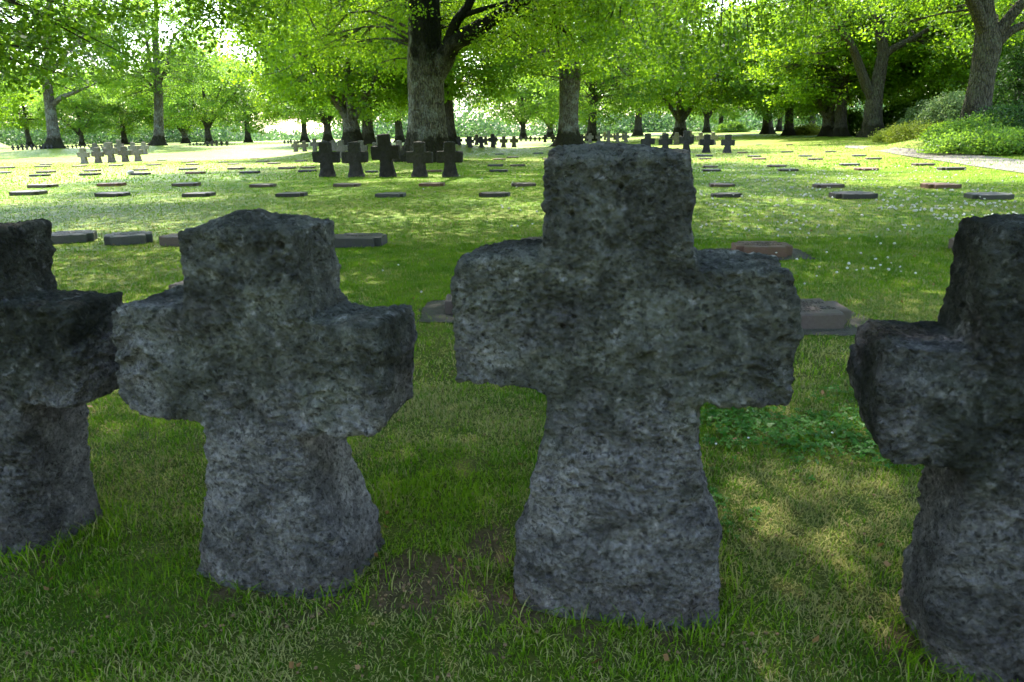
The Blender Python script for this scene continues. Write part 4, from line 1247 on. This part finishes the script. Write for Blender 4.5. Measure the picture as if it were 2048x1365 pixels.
def make_tufts():
    r = np.random.default_rng(23)
    c = []
    spots = [(1120, 1262, 10), (1270, 1275, 16), (1300, 1262, 8), (1400, 1275, 8), (480, 1180, 12), (450, 1160, 8), (650, 1200, 6), (720, 1120, 6), (210, 1030, 10), (1840, 1320, 12), (1900, 1350, 14), (980, 1150, 12), (830, 1110, 8), (1440, 1180, 8),
             (1730, 640, 14), (1718, 655, 8), (1600, 520, 10), (1500, 520, 10), (1480, 512, 6), (290, 495, 8), (180, 495, 8), (770, 495, 6), (1940, 500, 14), (880, 640, 6), (130, 1105, 6), (340, 1190, 8), (900, 1290, 8), (1560, 1250, 8), (1650, 1180, 8), (760, 1010, 8), (880, 1010, 8)]
    for (x0, y0, x1, y1) in ((1030, 1240, 1440, 1272), (385, 1158, 690, 1205), (690, 1205, 740, 1090), (60, 1120, 205, 1080), (205, 1080, 218, 1020), (1440, 1262, 1445, 1100), (1805, 1290, 1850, 1345), (1850, 1345, 2048, 1365), (0, 1135, 90, 1125)):
        for t in np.linspace(0, 1, 14): spots.append((x0 + (x1 - x0) * t, y0 + (y1 - y0) * t, 3))
    for px, py, n in spots:
        p = gp(px, py)
        for k in range(n * 3):
            c.append((p[0] + r.normal() * .07, p[1] + r.normal() * .05))
    c = np.array(c); n = len(c)
    a = r.uniform(0, 6.28, n); lean = r.uniform(.2, 1.1, n); L = r.uniform(.035, .095, n); Wd = r.uniform(.002, .0042, n)
    base = np.stack([c[:, 0], c[:, 1], ground_z(c[:, 0], c[:, 1]) - .004], -1)
    side = np.stack([-np.sin(a), np.cos(a), 0 * a], -1) * Wd[:, None] * .5
    V = []
    for s, wf in ((0, 1), (.33, .95), (.66, .7), (1, .05)):
        th = lean * s * 1.3
        o_ = L * s * np.sin(th); h_ = L * s * np.cos(th * .8)
        pt = base + np.stack([np.cos(a) * o_, np.sin(a) * o_, h_], -1)
        V += [pt - side * wf, pt + side * wf]
    V = np.stack(V, 1).reshape(-1, 3)
    i0 = np.arange(n)[:, None] * 8
    q = np.concatenate([i0 + np.array([[2 * k, 2 * k + 1, 2 * k + 3, 2 * k + 2]]) for k in range(3)])
    A = np.repeat(np.stack([np.where(r.uniform(0, 1, n) < .15, .8, .03), r.uniform(.4, 1, n), np.zeros(n)], -1), 8, 0)
    tag(obj('grass_tufts', npmesh('grass_tufts', V, [q], M_GRASS, False, A)), 'longer grass tufts at the feet of crosses and stones', 'grass', kind='stuff')
make_tufts()
def make_clover():
    r = np.random.default_rng(31)
    n = 260000
    Y = r.uniform(1.4, 12, n) ** 1.0; X = r.uniform(-1, 1, n) * (Y * .74 + .8)
    cm = clovermask(X, Y)
    keep = (r.uniform(.25, 1.0, n) < cm) & ~blocked(X, Y)
    X, Y = X[keep], Y[keep]; n = len(X)
    z = ground_z(X, Y) + r.uniform(.015, .045, n)
    c = np.stack([X, Y, z], -1)
    up = r.normal(size=(n, 3)) * .35 + (0, -.1, 1); up /= np.linalg.norm(up, axis=1)[:, None]
    a0 = r.uniform(0, 6.28, n); S = r.uniform(.007, .0125, n) * np.clip(Y / 3, 1, 3)
    V, Q = [], []
    ex = np.cross(up, (0, 1, 0)); ex /= np.linalg.norm(ex, axis=1)[:, None]; ey = np.cross(up, ex)
    for k in range(3):
        a = a0 + k * 2.094
        d = ex * np.cos(a)[:, None] + ey * np.sin(a)[:, None]
        w = np.cross(up, d)
        s = S[:, None]
        pts = [c, c + d * s * .6 + w * s * .5 + up * s * .15, c + d * s * 1.15 + w * s * .25, c + d * s * 1.15 - w * s * .25, c + d * s * .6 - w * s * .5 + up * s * .15]
        V.append(np.stack(pts, 1))
    V = np.stack(V, 1).reshape(-1, 3)
    idx = np.arange(n * 3 * 5).reshape(-1, 5)
    A = np.repeat(np.stack([r.uniform(0, 1, n), np.zeros(n), np.zeros(n)], -1), 15, 0)
    tag(obj('clover', npmesh('clover', V, [idx], M_CLOVER, False, A)), 'patches of dark green clover leaves in the lawn', 'clover', kind='stuff')
    # white flower heads
    P = []
    for (x0, x1, y0, y1, k) in ((1400, 2040, 335, 400, 600), (1400, 2040, 400, 460, 300), (1400, 1960, 450, 560, 160), (1000, 1085, 415, 460, 40), (1500, 1800, 330, 372, 300), (1750, 2030, 405, 440, 200), (1420, 1700, 800, 940, 4), (800, 1080, 345, 390, 25), (1600, 1900, 575, 620, 10), (680, 850, 520, 600, 5), (1400, 1500, 385, 470, 60)):
        for _ in range(k):
            P.append(gp(r.uniform(x0, x1), r.uniform(y0, y1)))
    P = np.array(P)
    P = P[(fbm(P * 1.1 + 5, 2) + r.uniform(-.35, .35, len(P))) > .12]
    n = len(P)
    d = np.hypot(P[:, 0], P[:, 1])
    rad_ = r.uniform(.008, .014, n) * np.clip(d / 7, .5, 2.0)
    P[:, 2] += r.uniform(.03, .06, n)
    bm = bmesh.new(); bmesh.ops.create_icosphere(bm, subdivisions=1, radius=1)
    S = np.array([v.co[:] for v in bm.verts]); Fi = np.array([[v.index for v in f.verts] for f in bm.faces]); bm.free()
    V = P[:, None] + S[None] * rad_[:, None, None] * (1 + r.normal(size=(n, len(S), 1)) * .15) * (1, 1, .85)
    idx = (Fi[None] + (np.arange(n) * len(S))[:, None, None]).reshape(-1, 3)
    A = np.repeat(np.stack([r.uniform(0, 1, n)] * 3, -1), len(S), 0)
    tag(obj('clover_flowers', npmesh('clover_flowers', V.reshape(-1, 3), [idx], M_FLOWER, False, A)), 'scattered white clover flower heads on the right lawn', 'clover flowers', kind='stuff')
make_clover()

def make_litter():
    r = np.random.default_rng(47)
    n = 420
    Y = 1.2 + 24 * r.uniform(0, 1, n) ** 1.8; X = r.uniform(-1, 1, n) * (Y * .72 + .5)
    c = np.stack([X, Y, ground_z(X, Y) + .022], -1)
    extra = []
    for (px, py, k, s) in ((833, 369, 22, .12), (905, 450, 10, .2), (965, 395, 8, .08), (1440, 313, 10, .15), (1590, 375, 8, .15), (1735, 380, 6, .15), (1462, 818, 3, .015), (1760, 410, 8, .2), (1640, 255, 1, .1)):
        p = gp(px, py)
        for _ in range(k): extra.append(p + np.array([r.normal() * s, r.normal() * s, .03 + abs(r.normal()) * .04 * (s < .13)]))
    c = np.vstack([c, np.array(extra)])
    m_ = leaves_mesh('fallen_leaves', c, .03, M_DRY, r, .9)
    tag(obj('fallen_leaves', m_), 'scattered dry brown fallen leaves on the grass', 'leaves', kind='stuff')
    # acorn cups and nutshells, only near the viewer
    P = []
    for _ in range(330):
        Y = 1.25 + 3.2 * r.uniform() ** 1.4; X = r.uniform(-1, 1) * (Y * .72 + .3)
        P.append((X, Y, .012))
    for (px, py, k, s) in ((900, 1180, 30, .25), (870, 1230, 20, .25), (600, 1215, 12, .15), (1320, 1290, 14, .2), (1560, 1270, 8, .2)):
        p = gp(px, py)
        for _ in range(k): P.append((p[0] + r.normal() * s, p[1] + r.normal() * s * .5, .012))
    P = np.array(P); n = len(P)
    bm = bmesh.new(); bmesh.ops.create_icosphere(bm, subdivisions=2, radius=1)
    S = np.array([v.co[:] for v in bm.verts]); Fi = np.array([[v.index for v in f.verts] for f in bm.faces]); bm.free()
    S[:, 2] = np.where(S[:, 2] > .5, .5 - (S[:, 2] - .5) * .9, S[:, 2])
    rs = r.uniform(.003, .0065, n)
    V = P[:, None] + S[None] * rs[:, None, None]
    idx = (Fi[None] + (np.arange(n) * len(S))[:, None, None]).reshape(-1, 3)
    tag(obj('acorn_cups', npmesh('acorn_cups', V.reshape(-1, 3), [idx], M_ACORN, True)), 'tiny brown acorn cups strewn in the nearest turf', 'acorn cups', kind='stuff')
make_litter()

# ------------------------------------------------------------------ air
def haze():
    V = [(x, y, z) for x in (-330, 330) for y in (-40, 260) for z in (-3, 26)]
    me = bpy.data.meshes.new('haze')
    me.from_pydata(V, [], [(0, 1, 3, 2), (4, 6, 7, 5), (0, 4, 5, 1), (2, 3, 7, 6), (0, 2, 6, 4), (1, 5, 7, 3)])
    m = bpy.data.materials.new('haze'); m.use_nodes = True
    nt = m.node_tree
    nt.nodes.remove(nt.nodes['Principled BSDF'])
    v = nt.nodes.new('ShaderNodeVolumePrincipled')
    v.inputs['Color'].default_value = (0.86, 0.95, 1.0, 1)
    v.inputs['Density'].default_value = HAZE
    v.inputs['Anisotropy'].default_value = 0.3
    nt.links.new(v.outputs[0], nt.nodes['Material Output'].inputs['Volume'])
    me.materials.append(m)
    if HAZE > 0: tag(obj('haze', me), 'pale air softening the far trees', 'haze', kind='stuff')
haze()
